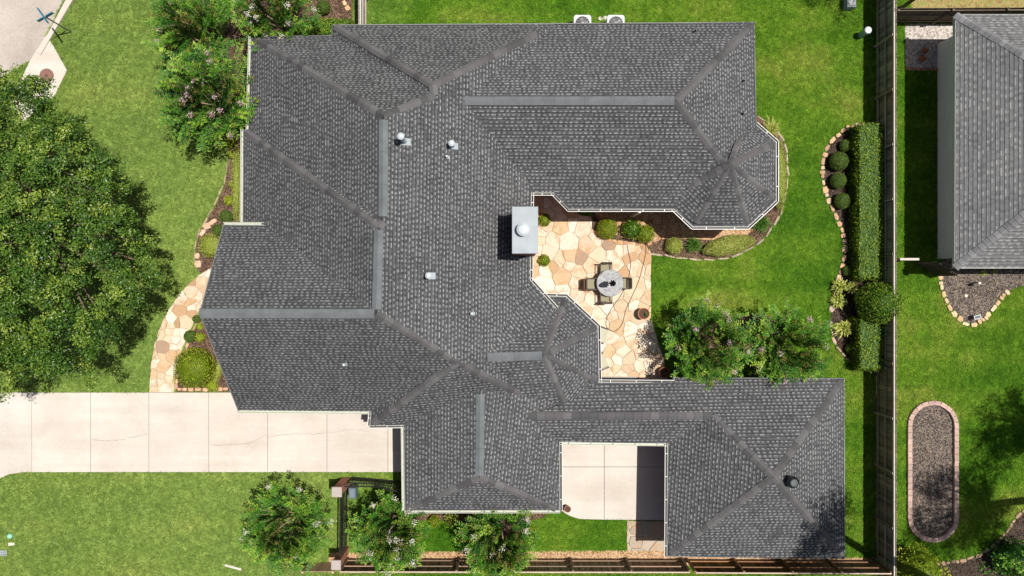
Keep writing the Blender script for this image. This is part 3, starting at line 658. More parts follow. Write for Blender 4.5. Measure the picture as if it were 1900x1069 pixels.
# fascia boards along every eave
EAVES = "a1 a2|a2 b1|b1 b2|b2 o1|o1 o2|o2 o3|o3 o4|o4 o5|o5 o6|o6 k3|k3 k2|k2 k1|k1 e1|e1 dg|t0 t1|t1 t2|t2 t3|t3 en|en en2|en2 gne|gne gse|gse gsw|gsw c1|c1 c0|c0 y2|y2 y1|y1 q2|q2 q1|q1 s2|s2 s1|n1 g|w3 w2|w2 w1|w1 a1"
for e in EAVES.split('|'):
    a, b = V3(*e.split()); MB().bar((a[0], a[1], a[2]-.12), (b[0], b[1], b[2]-.12), .03, .2).build('fascia', 'fascia_paint', house)
for a, b in (('n1', 'r1'), ('r1', 's1')):
    a, b = V3(a, b); MB().bar((a[0], a[1], a[2]-.1), (b[0], b[1], b[2]-.1), .03, .2).build('rake_board', 'fascia_paint', house)
# gutters: open channels hung outside the eave, with hanger straps
def gutter(a, b, mat='gutter_white', wd=.12, ext=.04, hang=.9):
    a = Vector(a); b = Vector(b); e = (b-a).normalized(); out = e.cross(Vector((0, 0, 1))).normalized()
    a = a-e*ext; b = b+e*ext; prof = [(.02, -.01), (.02, -.10), (wd, -.10), (wd+.012, .0), (wd-.012, .0), (wd-.014, -.085), (.032, -.085), (.032, -.01)]
    v = []; f = []; n = len(prof)
    for q in (a, b): v += [q+out*x+Vector((0, 0, z-.03)) for x, z in prof]
    f = [(i, (i+1) % n, n+(i+1) % n, n+i) for i in range(n)]+[tuple(range(n-1, -1, -1)), tuple(range(n, 2*n))]
    o = mesh('gutter', v, f, mat, house); L = (b-a).length
    if mat == 'gutter_white': mesh('channel_shade', [a+out*.034-Vector((0, 0, .108)), b+out*.034-Vector((0, 0, .108)), b+out*(wd-.018)-Vector((0, 0, .108)), a+out*(wd-.018)-Vector((0, 0, .108))], [(0, 3, 2, 1)], 'gutter_shade', o)  # dark strip along the bottom: shade inside the channel, put in as colour
    for k in range(max(1, int(L/hang))):
        p = a+e*(k+.5)*L/max(1, int(L/hang)); MB().bar(p+out*.02+Vector((0, 0, -.028)), p+out*(wd+.008)+Vector((0, 0, -.028)), .03, .006).build('hanger', mat, o)
for e, m_ in (('w1 a1', 'gutter_cream'), ('w3 w2', 'gutter_cream'), ('s1 s2', 'gutter_cream'), ('q1 q2', 'gutter_white'), ('s2 q1', 'gutter_white'), ('q2 y1', 'gutter_cream'), ('y1 y2', 'gutter_cream'), ('y2 c0', 'gutter_white'),
              ('c0 c1', 'gutter_cream'), ('c1 gsw', 'gutter_white'), ('o1 o2', 0), ('o2 o3', 0), ('o3 o4', 0), ('o4 o5', 0), ('o5 o6', 0), ('o6 k3', 0), ('k3 k2', 0), ('k2 k1', 0), ('k1 e1', 0), ('e1 dg', 0), ('t0 t1', 0), ('t1 t2', 0), ('t2 t3', 0), ('t3 en', 0), ('g n1', 'gutter_cream')):
    a, b = V3(*e.split()); a = Vector(a); b = Vector(b)
    # keep the channel on the outer side of the eave
    mid = (a+b)/2; out = (b-a).cross(Vector((0, 0, 1))).normalized(); tst = mid+out*.1
    ins = any(inpoly(np.array([tst.x]), np.array([tst.y]), [tuple(v[:2]) for v in q])[0] for q, _ in R1.f)
    if e == 'g n1':
        if out.y < 0: a, b = b, a
    elif e != 'e1 dg' and ins: a, b = b, a
    if e == 'e1 dg' and out.x < 0: a, b = b, a
    gutter(a, b, m_ or 'gutter_white')
# chimney
ch = empty('chimney', (0, 0, 0)); ch.parent = house
x0, x1 = .04, .96; y0, y1 = 1.37, 3.07
MB().box(x0, x1, y0, y1, 0, 5.95).build('chimney', 'brick', house) if False else None
bpy.data.objects.remove(ch)
chim = MB().box(x0, x1, y0, y1, 0, 5.97).build('chimney', 'brick', house)
MB().bbox(x0-.04, x1+.04, y0-.05, y1+.05, 5.97, 6.10, .012).add([(x0+.3, y0+.6, 6.103), (x1-.3, y0+.6, 6.103), (x1-.3, y1-.6, 6.103), (x0+.3, y1-.6, 6.103)], [(0, 1, 2, 3)]).build('chimney_cap', 'galvanised', chim)
fc = P(970.5, 426, 6.3)
MB().lathe([(.2, 6.10), (.2, 6.32), (.25, 6.33), (.25, 6.37), (.16, 6.44), (0, 6.47)], 26, (fc.x, fc.y, 0)).build('flue_cap', 'white_metal', chim, smooth=False)
# roof penetrations, each with its flashing
def roofpt(px, py):
    z = 4.0
    for _ in range(8): p = P(px, py, z); z = R1.z(p.x, p.y)
    return P(px, py, z)
def flue(px, py, hgt, r, mat='white_metal', cap=True, flash=True):
    p = roofpt(px, py); o = MB().lathe([(r*.85, -.1), (r*.85, hgt*.55), (r*.9, hgt*.56), (r*.9, hgt)], 16).build('vent_pipe', mat, roof, loc=p)
    if cap: MB().lathe([(r*1.25, hgt), (r*1.3, hgt+.05), (r*1.3, hgt+.1), (r*.6, hgt+.15), (0, hgt+.155)], 18).build('vent_cap', mat, o)
    if flash:
        q = planeat(p.x, p.y); a, b = q; s_ = r*1.35
        c = [(-s_, -s_), (s_*1.6, -s_), (s_*1.6, s_), (-s_, s_)]
        mesh('flashing', [(x, y, a*x+b*y+.035) for x, y in c], [(0, 1, 2, 3)], 'galvanised', o)
    return o
def planeat(x, y):
    for q, (a, b, c) in R1.f:
        if inpoly(np.array([x]), np.array([y]), [tuple(v[:2]) for v in q])[0]: return a, b
    return 0, 0
flue(751, 263, .95, .10); flue(840, 271, .5, .095); flue(830, 292, .28, .045, cap=False); flue(798, 512, .5, .095); flue(876, 582, .2, .05); flue(640, 676, .15, .05)
for q in ((1289, 59), (1379, 151), (1378, 212)): flue(*q, .3, .045, 'black_metal', False, False)
p = roofpt(1464, 890)
tv = MB().lathe([(.16, -.1), (.16, .25), (.2, .27)], 18).build('turbine_vent', 'black_metal', roof, loc=p)
mb = MB()
for k in range(14):
    a = 2*PI*k/14; c, s_ = math.cos(a), math.sin(a); c2, s2_ = math.cos(a+.35), math.sin(a+.35)
    mb.add([(c*.19, s_*.19, .28), (c2*.24, s2_*.24, .28), (c2*.26, s2_*.26, .42), (c*.24, s_*.24, .42), (c2*.16, s2_*.16, .55), (c*.14, s_*.14, .55)], [(0, 1, 2, 3), (3, 2, 4, 5)])
mb.build('turbine_blades', 'black_metal', tv); MB().lathe([(.15, .55), (.13, .58), (.10, .58), (.09, .56), (0, .56)], 18).build('turbine_top', 'ridge_vent', tv)
# downspouts in the court
for px, py in ((1187, 390), (990, 356), (1252, 714)):
    p = P(px, py, 2.6); MB().box(p.x-.04, p.x+.04, p.y-.12, p.y-.04, 0.05, 2.62).build('downspout', 'gutter_white', house)

# ================================================================ neighbour's house
nh = empty('neighbour_house', (0, 0, 0), label='neighbouring house with a light grey hipped roof and pale grey siding', cat='house')
A = P(1774, 27, 2.7); B = P(1771, 497, 2.7); x_r = 29.5; cy0, cy1 = B.y, A.y; mid = (cy0+cy1)/2; hw = (cy1-cy0)/2; sl_ = .62
ze = 2.7; hr = ze+hw*.62; ax = A.x+hw*.95
C_ = (34.0, cy1, ze); D_ = (34.0, cy0, ze)
Af = (A.x, cy1, ze); Bf = (A.x-.03, cy0, ze); rA = (ax, mid, hr); rB = (34.0, mid, hr)
R2 = Roof([[Af, Bf, rA], [Af, rA, rB, C_], [Bf, D_, rB, rA]])
r2o = R2.deck('roof', 'deck', nh); R2.shingles('neighbour_shingle', r2o, 9, expo=.16, tl=(.12, .2), gp=(.1, .22), light=.6)
for o in (r2o, ): pass
NC = [(.15, .15, .155), (.185, .185, .19), (.21, .21, .215)]
cap2 = capmesh(.24, .34, .5)
random.seed(5); caps([Af, rA], r2o, cap2, .24, NC); caps([Bf, rA], r2o, cap2, .24, NC)
wx = P(1739, 0).x; wy1 = P(0, 83).y; wy0 = P(0, 478).y
MB().box(wx, 33.5, wy0, wy1, 0, 2.6).build('wall', 'siding', nh)
mb = MB()
for k in range(18): mb.box(wx-.012, wx-.001, wy0+.05, wy1-.05, .12+k*.14, .12+k*.14+.012)
mb.build('siding_lap', 'siding', nh, kind='stuff')
MB().box(wx-.05, wx+.3, wy0-.05, wy0-.01, 0, 2.6).build('corner_board', 'siding', nh)
for a, b in ((Af, Bf), (Af, C_), (Bf, D_)): MB().bar((a[0], a[1], a[2]-.12), (b[0], b[1], b[2]-.12), .04, .2).build('fascia', 'gutter_white', nh)
EXCL.append([(wx, wy0), (34, wy0), (34, wy1), (wx, wy1)])

# ================================================================ fences
picket_me = MB().add([(-.5, -.5, 0), (.5, -.5, 0), (.5, .5, 0), (-.5, .5, 0), (-.5, -.5, .985), (.5, -.5, .985), (.5, .5, .985), (-.5, .5, .985), (-.3, -.5, 1), (.3, -.5, 1), (.3, .5, 1), (-.3, .5, 1)],
    [(0, 3, 2, 1), (8, 9, 10, 11), (0, 1, 5, 4), (4, 5, 9, 8), (1, 2, 6, 5), (5, 6, 10, 9), (2, 3, 7, 6), (6, 7, 11, 10), (3, 0, 4, 7), (7, 4, 8, 11)]).build('picket', 'oldwood').data
bpy.data.objects.remove(bpy.data.objects['picket'])
WOOD = [(.24, .21, .16), (.31, .265, .20), (.18, .155, .12), (.35, .30, .225), (.27, .21, .15)]
def fence(a, b, hgt, label, side=1, wood=WOOD, post=2.44, cap=None, pw=.14, rails=(.25, .95, 1.62), topc=None, seed=1, gap=.006, poff=.055):
    """posts and rails on the a->b line, pickets on its left side (side=1) or right (-1)"""
    random.seed(seed); a = Vector(a).to_3d(); b = Vector(b).to_3d(); d = (b-a); L = d.length; e = d/L; l = Vector((-e.y, e.x, 0))*side; rz = math.atan2(e.y, e.x)
    root = empty('wooden_fence', a, rz, label=label, cat='fence')
    sg = side
    n = int(L/pw)
    for i in range(n):
        c = random.choice(wood); o = inst(picket_me, 'picket', ((i+.5)*L/n, sg*poff, random.uniform(.03, .05)), random.gauss(0, .015), (L/n-gap, .018, hgt-random.uniform(.04, .06)), root, vary(c, .8, 1.2))
    m = max(1, round(L/post))
    for i in range(m+1):
        MB().box(i*L/m-.045, i*L/m+.045, -.045, .045, 0, hgt-.08).build('post', 'oldwood', root, color=random.choice(wood))
    for z in rails:
        for i in range(m):
            x0_, x1_ = i*L/m+.046, (i+1)*L/m-.046
            MB().box(x0_, x1_, .002 if sg > 0 else -.04, .04 if sg > 0 else -.002, z, z+.085).build('rail', 'oldwood', root, color=tuple(x*1.15 for x in random.choice(wood)))
    if cap:
        mm = max(1, round(L/3.6))
        for i in range(mm): MB().box(i*L/mm+.004, (i+1)*L/mm-.004, -.05, -.005, hgt-.075, hgt-.035).build('cap_board', 'oldwood', root, color=cap)
    return root
f1 = fence((16.95, -24), (16.95, -13.05), 1.83, 'weathered tall wooden fence continuing below the corner beyond the garage', side=-1, seed=2) if False else None
fence((16.80, -13.0), (16.80, 16.0), 1.85, 'long weathered dark wooden fence between the back lawn and the neighbouring lawn', side=-1, cap=(.50, .46, .41), seed=3, poff=.1)
yb = P(0, 1063, 1.83).y
RED = [(.30, .165, .08), (.24, .13, .07), (.36, .20, .105), (.20, .12, .07)]
gxl = P(640, 0).x
fence((gxl+.15, yb+.02), (7.85, yb), 1.75, 'brown wooden fence along the gravel strip below the crape myrtles', side=-1, wood=[(.26, .18, .12), (.32, .22, .15), (.20, .145, .10)], cap=(.55, .46, .36), seed=4)
fence((8.1, yb-.02), (16.75, yb-.06), 1.75, 'reddish brown wooden fence behind the garage roof edge', side=-1, wood=RED, cap=(.55, .48, .4), seed=5)
fence((P(573, 0).x*1.0, yb-.25), (P(628, 0).x, yb-.25), 1.2, 'short pale wooden fence left of the lower brick pillar', side=1, wood=[(.55, .38, .24), (.62, .45, .3), (.48, .33, .21)], seed=6, rails=(.2, .9))
fence((-6.70, 11.0), (-6.70, 18.0), 1.83, 'wooden fence with bright top rails running up from the house by the clipped hedge', side=1, wood=[(.34, .30, .26), (.42, .37, .32)], cap=(.52, .48, .44), seed=7)
DK = [(.15, .115, .085), (.20, .155, .115), (.12, .095, .075)]
fence((17.05, 12.25), (34, 12.35), 1.83, 'dark wooden fence behind the gravel at the corner of the neighbouring roof', side=1, wood=DK, seed=8, rails=(.25, .9, 1.55))
fence((17.2, 13.85), (36, 13.95), 1.6, 'dark wooden fence beyond the dry verge at the top edge', side=1, wood=DK, seed=9)
# small leaning gate beside the neighbour's house
gt = empty('garden_gate', P(1743, 512), 0, label='dark open garden gate by the corner of the neighbouring house', cat='gate')
a = P(1743, 512) - gt.location; b = P(1700, 488) - gt.location
e = (b-a).normalized()
for k in range(13): q = a.lerp(b, (k+.5)/13); MB().bar((q.x, q.y, .05), (q.x, q.y, 1.5), .085, .02, up=e).build('board', 'oldwood', gt, color=random.choice(DK))
for z in (.25, 1.25): MB().bar((a.x, a.y, z), (b.x, b.y, z), .04, .09).build('rail', 'oldwood', gt, color=DK[1])
p = P(1688, 481, 1.6)
o = MB().box(-.42, .42, -.05, .05, 1.45, 1.6).build('gate_beam', 'oldwood', loc=(p.x, p.y, 0), color=(.5, .46, .4)); tag(o, 'pale weathered gate beam reaching from the long fence', 'beam')
for x in (-.38, .38): MB().box(x-.04, x+.04, -.04, .04, 0, 1.448).build('post', 'oldwood', o, color=DK[1])

# ---- brick pillars, iron fence and gate
def pillar(px0, py0, px1, py1, h, label):
    a = P(px0, py1, h); b = P(px1, py0, h); cx, cy = (a.x+b.x)/2, (a.y+b.y)/2; w_ = (b.x-a.x)/2
    t_ = empty('brick_pillar', (cx, cy, 0), label=label, cat='pillar', group='brick gate pillars')
    MB().box(-w_+.05, w_-.05, -w_+.05, w_-.05, 0, h-.09).build('shaft', 'brick', t_); MB().bbox(-w_, w_, -w_, w_, h-.09, h, .02).build('capstone', 'capstone', t_); return Vector((cx, cy, 0)), w_
pa, wa = pillar(615, 904, 634, 923, 2.0, 'brick pillar with a grey capstone beside the curved iron gate')
pb, wb = pillar(614, 1040, 632, 1058, 2.0, 'brick pillar with a grey capstone at the end of the wooden fence')
picket_iron = MB().box(-.014, .014, -.014, .014, 0, 1).build('bar', 'iron').data; bpy.data.objects.remove(bpy.data.objects['bar'])
def ironfence(name, a, b, label, cat, hf, n, cond=None):
    root = empty(name, (a.x, a.y, 0), label=label, cat=cat); d = Vector((b.x-a.x, b.y-a.y, 0)); L = d.length; e = d/L
    for i in range(n):
        q = e*L*(i+.5)/n; inst(picket_iron, 'bar', (q.x, q.y, .08), 0, (1, 1, hf((i+.5)/n)), root, (.018, .018, .018))
    for z0, fz in ((.15, lambda t: .15), (.5, lambda t: hf(t)*.62), (1, lambda t: hf(t)*.97+.06)):
        MB().tube([e*L*t_+Vector((0, 0, fz(t_))) for t_ in np.linspace(0, 1, 13)], .03, 4).build('rail', 'iron', root, color=(.02, .02, .02))
    return root
ironfence('iron_fence', pa+Vector((.05, -wa, 0)), pb+Vector((.05, wb, 0)), 'black iron railing running between the two brick pillars', 'fence', lambda t: 1.45, 26)
g0 = pa+Vector((wa+.05, .18, 0)); g1 = P(748, 893); g1 = Vector((g1.x, g1.y, 0))
gr = ironfence('iron_gate', g0, g1, 'black curved-top iron gate between brick pillar and drive-through', 'gate', lambda t: 1.35+.35*math.cos(t*PI)**2, 20)
mo = empty('gate_opener', (pa.x+wa+.22, pa.y-.35, 0), label='blue grey metal gate opener box against the upper brick pillar', cat='box')
MB().bbox(-.16, .16, -.24, .24, .35, .95, .05).build('housing', 'painted', mo, color=(.13, .165, .20)); MB().box(-.06, .06, -.06, .06, 0, .352).build('pedestal', 'iron', mo, color=(.05, .05, .05))

# ================================================================ plants
def core(c, r, n=10):
    """opaque inner body so a clipped shrub is not see-through"""
    q = []
    for i in range(n):
        for j in range(n*2):
            a0, a1 = PI*i/n-PI/2, PI*(i+1)/n-PI/2; b0, b1 = PI*j/n, PI*(j+1)/n
            q.append([(c[0]+r[0]*math.cos(a)*math.cos(b), c[1]+r[1]*math.cos(a)*math.sin(b), c[2]+r[2]*math.sin(a)) for a, b in ((a0, b0), (a0, b1), (a1, b1), (a1, b0))])
    return np.array(q)
def ball(px, py, rpx, label, mat='dark_shrub_leaf', h=None, flat_=1.0, leaf=.035, dens=900, name='shrub', aspect=1.0, rough=.06, rot=0.0, group=None, core_k=.80):
    r = rpx/40.0; h = h or r*1.7*flat_; p = P(px, py, h*.55); rz = h/2
    leaf = max(leaf, .034)*1.25; N = int(dens*1.5*4*PI*r*max(rz, r*.6)*max(1, aspect)**.8/(leaf/.035)**2)+250
    d = unit(rng.normal(size=(N, 3)))
    lump = 1+rough*np.sin(d[:, 0]*7+px)*np.sin(d[:, 1]*6+py)+rng.normal(size=N)*.025-np.abs(rng.normal(size=N))*.04
    lump -= .05*(rng.random(N) < .35)
    c = d*lump[:, None]*np.array([r, r*aspect, rz])
    if rot: c = np.c_[c[:, 0]*math.cos(rot)-c[:, 1]*math.sin(rot), c[:, 0]*math.sin(rot)+c[:, 1]*math.cos(rot), c[:, 2]]
    c[:, 2] += rz; c[:, 2] = np.maximum(c[:, 2], .02)
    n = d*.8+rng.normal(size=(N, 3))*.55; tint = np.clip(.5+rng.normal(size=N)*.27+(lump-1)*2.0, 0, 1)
    q = leafquads(c, n, leaf*rng.uniform(.8, 1.4, N), leaf*.6)
    if aspect == 1.0 or True:
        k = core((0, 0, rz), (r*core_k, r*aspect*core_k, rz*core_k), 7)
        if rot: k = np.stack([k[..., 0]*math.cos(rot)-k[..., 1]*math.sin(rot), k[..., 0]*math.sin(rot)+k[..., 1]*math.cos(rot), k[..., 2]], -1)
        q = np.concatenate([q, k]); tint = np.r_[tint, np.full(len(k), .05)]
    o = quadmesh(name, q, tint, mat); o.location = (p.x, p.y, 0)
    return tag(o, label, 'shrub', group)
def hedge(x0, x1, y0, y1, hgt, label, mat='hedge_leaf', leaf=.07, dens=620):
    """clipped box hedge, given by its top outline"""
    a = P(x0, y1, hgt); b = P(x1, y0, hgt); lx, ly = b.x-a.x, b.y-a.y; cx, cy = (a.x+b.x)/2, (a.y+b.y)/2
    fs = [(lx*ly, 2, 1), (lx*hgt, 1, -1), (lx*hgt, 1, 1), (ly*hgt, 0, -1), (ly*hgt, 0, 1)]; C = []; Nn = []
    for A_, ax_, sg in fs:
        n = int(A_*dens); u = rng.uniform(-.5, .5, (n, 3))*np.array([lx, ly, hgt])+np.array([0, 0, hgt/2])
        u[:, ax_] = (hgt if ax_ == 2 else sg*(lx, ly)[ax_]/2)+rng.normal(size=n)*.035+np.abs(rng.normal(size=n))*.10*(rng.random(n) < .04)+.045*np.sin(u[:, (ax_+1) % 3]*4.3)*np.sin(u[:, (ax_+2) % 3]*3.1)-.05*(rng.random(n) < .35)
        nn = np.zeros((n, 3)); nn[:, ax_] = sg; C.append(u); Nn.append(nn)
    C = np.concatenate(C); Nn = np.concatenate(Nn)+rng.normal(size=(len(C), 3))*.6; C[:, 2] = np.maximum(C[:, 2], .02)
    q = leafquads(C, Nn, leaf*rng.uniform(.8, 1.5, len(C)), leaf*.55); t_ = np.clip(.5+rng.normal(size=len(C))*.3, 0, 1)
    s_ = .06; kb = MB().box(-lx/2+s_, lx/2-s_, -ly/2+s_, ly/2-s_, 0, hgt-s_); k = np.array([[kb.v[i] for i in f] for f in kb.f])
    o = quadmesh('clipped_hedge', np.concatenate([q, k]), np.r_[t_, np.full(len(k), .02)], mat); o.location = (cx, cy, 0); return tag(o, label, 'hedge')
def bladeplant(px, py, rpx, label, mat='blade_green', n=140, hgt=.4, wd=.022, name='ornamental_grass', cat='plant', group=None, arch=1.0):
    r = rpx/40.0; p = P(px, py, hgt*.5); a = rng.uniform(0, 2*PI, n); L = r*rng.uniform(.65, 1.1, n); H_ = hgt*rng.uniform(.5, 1.1, n)*(1-.35*rng.random(n)); Q = []; T = []
    ts = np.linspace(0, 1, 5); w_ = wd*np.array([.7, 1, .95, .7, .15]); tt = np.clip(.5+rng.normal(size=n)*.25, 0, 1)
    base = rng.normal(size=(n, 2))*r*.12
    for i in range(n):
        d = np.array([math.cos(a[i]), math.sin(a[i])]); s_ = np.array([-d[1], d[0]]); k = rng.uniform(.3, 1)
        rad = L[i]*k*ts**.9; z = H_[i]*np.sin(ts*PI*(.5+.28*arch*k))
        c = base[i]+d*rad[:, None]
        for j in range(4):
            A_ = c[j]-s_*w_[j]/2; B_ = c[j]+s_*w_[j]/2; C_2 = c[j+1]+s_*w_[j+1]/2; D2 = c[j+1]-s_*w_[j+1]/2
            Q.append([(*A_, z[j]+.01), (*B_, z[j]+.01), (*C_2, z[j+1]+.01), (*D2, z[j+1]+.01)]); T.append(min(1, tt[i]*(.6+.5*ts[j])))
    o = quadmesh(name, np.array(Q), T, mat); o.location = (p.x, p.y, 0); return tag(o, label, cat, group)

def branch_mesh(paths, mat, parent, name='trunk'):
    mb = MB()
    for pts, rs in paths: mb.tube(pts, rs, 7, cap=True)
    return mb.build(name, mat, parent, smooth=True)
def myrtle(px, py, R, H, label, bloom='blossom_white', nb=66, seed=1, bl=.45, tips=.3, name='crape_myrtle', LL=.13, LW=.058, step=.075, tw=(2, 5)):
    g = np.random.default_rng(seed); p = P(px, py, H*.72); t_ = empty(name, (p.x, p.y, 0), label=label, cat='tree', group='crape myrtles')
    stems = []; paths = []
    for k in range(5):
        a = 2*PI*k/5+g.uniform(-.4, .4); tip = np.array([math.cos(a)*R*.28, math.sin(a)*R*.28, H*.42])
        pts = [np.array([math.cos(a)*.08, math.sin(a)*.08, 0]), tip*np.array([.45, .45, .45]), tip]; paths.append((pts, [.05, .04, .026])); stems.append(tip)
    C = []; N_ = []; U = []; T = []; FC = []; TC = []
    for b in range(int(nb*1.75)):
        az = g.uniform(0, 2*PI); rr_ = g.uniform(.01, 1)**.6; s0 = stems[int(((az/(2*PI))*5+.0) % 5)]
        top = np.array([math.cos(az)*R*rr_*g.uniform(.85, 1.1), math.sin(az)*R*rr_*g.uniform(.85, 1.1), H*(.99-.42*rr_**2)*g.uniform(.86, 1.04)])
        mid = (s0+top)/2+np.array([0, 0, .25*H*.4*g.uniform(.5, 1.2)])*(1 if rr_ > .4 else .4)
        L = np.linalg.norm(top-s0); ns = max(6, int(L/step))
        ts = np.linspace(0, 1, ns); B = ((1-ts)**2)[:, None]*s0+(2*ts*(1-ts))[:, None]*mid+(ts**2)[:, None]*top
        paths.append(([B[0], B[ns//2], B[-1]], [.018, .011, .004]))
        def leaves(B, tone, L0=LL):
            d = unit(np.gradient(B, axis=0)); up = np.array([0, 0, 1.0]); sd = unit(np.cross(d, up)); n = unit(np.cross(sd, d))
            for sg in (-1, 1):
                u = unit(sd*sg*.9+d*.4+g.normal(size=B.shape)*.10); C.append(B+u*L0*.5+g.normal(size=B.shape)*.012); U.append(u); N_.append(n+g.normal(size=B.shape)*.2); T.append(np.clip(tone-.12+.3*np.linspace(0, 1, len(B))**2+g.normal(size=len(B))*.10, 0, 1))
        tone = .36+g.normal()*.2
        k0 = int(ns*.3); leaves(B[k0:], tone)
        for q in range(g.integers(*tw)):
            i0 = int(g.uniform(.3, .95)*(ns-1)); d = unit((B[min(i0+1, ns-1)]-B[i0-1])[None])[0]; sdv = np.cross(d, [0, 0, 1.0])*g.choice((-1, 1))
            l = g.uniform(.25, .6); e = B[i0]+(d*.6+sdv*.8+np.array([0, 0, g.uniform(-.15, .5)]))*l
            tw_ = B[i0]+(e-B[i0])*np.linspace(.05, 1, max(4, int(l/step/.85)))[:, None]; leaves(tw_, tone+.1, LL*.85)
            if g.random() < bl*.02: FC.append(e)
            elif g.random() < tips*.2: TC.append(e)
        if g.random() < bl*.16: FC.append(top)
        elif g.random() < tips*1.0: TC.append(top)
    branch_mesh(paths, 'smooth_bark', t_)
    C = np.concatenate(C); U = np.concatenate(U); N_ = np.concatenate(N_); T = np.concatenate(T)
    quadmesh('crown', leafquads(C, N_, LL*g.uniform(.8, 1.2, len(C)), LW, U, .10), T, 'myrtle_leaf', t_)
    def clusters(cs, nm, mat, n, sg, sz):
        if not cs: return
        c = np.repeat(np.array(cs), n, 0)+g.normal(size=(len(cs)*n, 3))*sg
        quadmesh(nm, leafquads(c, g.normal(size=c.shape)+np.array([0, 0, .8]), sz*g.uniform(.7, 1.3, len(c)), sz*.8), np.clip(g.uniform(0, 1.1, len(c)), 0, 1), mat, t_)
    clusters(FC, 'blossoms', bloom, 60, np.array([.065, .065, .07]), .05); clusters(TC, 'shoot_tips', 'myrtle_tip', 26, np.array([.06, .06, .05]), .045)
    return t_
def broad_tree(x, y, R, H, zc, label, seed=1, nclump=330, nleaf=190, mat='oak_leaf', leaf=.085, ry=1.0, trunk_r=.2, name='shade_tree', clump=.42, squash=.8, group=None, lobes=9, twigs=0, lean=(0, 0), trim=None):
    g = np.random.default_rng(seed); t_ = empty(name, (x, y, 0), label=label, cat='tree', group=group)
    lob = unit(g.normal(size=(lobes, 3))); lob[:, 2] = np.abs(lob[:, 2])*.7; la = g.uniform(.05, .22, lobes)
    d = unit(g.normal(size=(nclump, 3))); d[:, 2] = np.where(d[:, 2] < -.25, -d[:, 2], d[:, 2])
    rad = (1+sum(la[k]*np.maximum(0, d@lob[k])**5 for k in range(lobes)))*(.86+.10*np.sin(d[:, 0]*6+seed)*np.sin(d[:, 1]*5))
    rad *= np.where(g.random(nclump) < .62, g.uniform(.86, 1.02, nclump), g.uniform(.5, .86, nclump))
    if trim: rad *= 1-trim*np.clip((d[:, 0]+.15)*2.2, 0, 1)*np.clip((-d[:, 1]-.25)*2.2, 0, 1)
    zr = (H-zc); cc = d*rad[:, None]*np.array([R, R*ry, zr*squash/.8]); cc[:, 2] = zc+cc[:, 2]*np.where(d[:, 2] < 0, .5, 1)
    sp = unit(d*np.array([1, 1, .25])+g.normal(size=(nclump, 3))*.55); sl3 = clump*g.uniform(1.2, 2.6, nclump)
    C = np.repeat(cc, nleaf, 0); dd = np.repeat(d, nleaf, 0); s3 = np.repeat(sp, nleaf, 0); tt = g.uniform(-.6, .6, len(C))
    wid = clump*.42*(1.15-np.abs(tt))
    off = s3*(tt*np.repeat(sl3, nleaf))[:, None]+g.normal(size=C.shape)*wid[:, None]*np.array([1, 1, .55]); off[:, 2] -= np.maximum(tt, 0)**2*clump*.9
    C = C+off; tone = np.repeat(np.clip(.39+g.normal(size=nclump)*.22, .04, .95), nleaf)
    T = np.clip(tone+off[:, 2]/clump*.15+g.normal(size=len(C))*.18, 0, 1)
    N_ = dd*.3+np.array([0, 0, .6])+g.normal(size=C.shape)*.6
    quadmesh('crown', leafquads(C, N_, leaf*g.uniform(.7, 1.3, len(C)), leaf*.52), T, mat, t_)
    paths = [([np.array([lean[0], lean[1], -.05]), np.array([.05+lean[0]*.6, .02+lean[1]*.6, zc*.4]), np.array([lean[0]*.1, .05+lean[1]*.1, zc*.8])], [trunk_r*1.25, trunk_r, trunk_r*.8])]
    s0 = np.array([lean[0]*.12, .05+lean[1]*.12, zc*.78])
    for i in g.choice(nclump, min(70, nclump), replace=False):
        e = cc[i]; m_ = s0*.5+e*.5+np.array([0, 0, -.1*R*g.uniform(0, 1)]); k = g.uniform(.25, .5)*trunk_r; paths.append(([s0+g.normal(size=3)*.05, m_, e], [k, k*.6, .012]))
    for k in range(twigs):
        e = cc[g.integers(nclump)]
        for _ in range(3): paths.append(([e, e+g.normal(size=3)*.2+np.array([0, 0, .15]), e+g.normal(size=3)*.45+np.array([0, 0, .25])], [.012, .008, .003]))
    branch_mesh(paths, 'bark', t_); return t_

# ---- trees
oc = P(20, 426, 6.2)
broad_tree(oc.x, oc.y, 4.35, 9.4, 5.4, 'large spreading shade tree covering the left of the front lawn', seed=4, nclump=1250, nleaf=115, leaf=.105, ry=1.42, trunk_r=.32, clump=.32, squash=.8, lobes=18, twigs=30, trim=.24)
myrtle(378, 168, 2.55, 4.2, 'big crape myrtle with long fronds beside the upper left roof corner', 'blossom_pink', 104, 2, .35, LL=.20, LW=.062, step=.085, tw=(0, 2))
myrtle(352, 40, 1.95, 4.0, 'crape myrtle at the top edge left of the white flowering one', 'blossom_pink', 60, 3, .35)
myrtle(500, 15, 1.9, 4.2, 'crape myrtle with white blossoms above the upper left roof eave', 'blossom_white', 70, 4, .6)
myrtle(1318, 640, 2.05, 4.0, 'pink flowering crape myrtle nearest the patio planter', 'blossom_pink', 84, 5, .35)
myrtle(1468, 645, 1.95, 4.0, 'pink flowering crape myrtle above the garage, nearer the long fence', 'blossom_pink', 76, 6, .35)
myrtle(520, 990, 2.0, 4.0, 'white flowering crape myrtle left of the brick pillars', 'blossom_white', 80, 7, .55)
myrtle(722, 995, 1.8, 4.0, 'white flowering crape myrtle between the iron railing and the drive-through roof', 'blossom_white', 70, 8, .5)
myrtle(925, 1010, 1.9, 4.0, 'white flowering crape myrtle below the drive-through roof', 'blossom_white', 74, 9, .5)
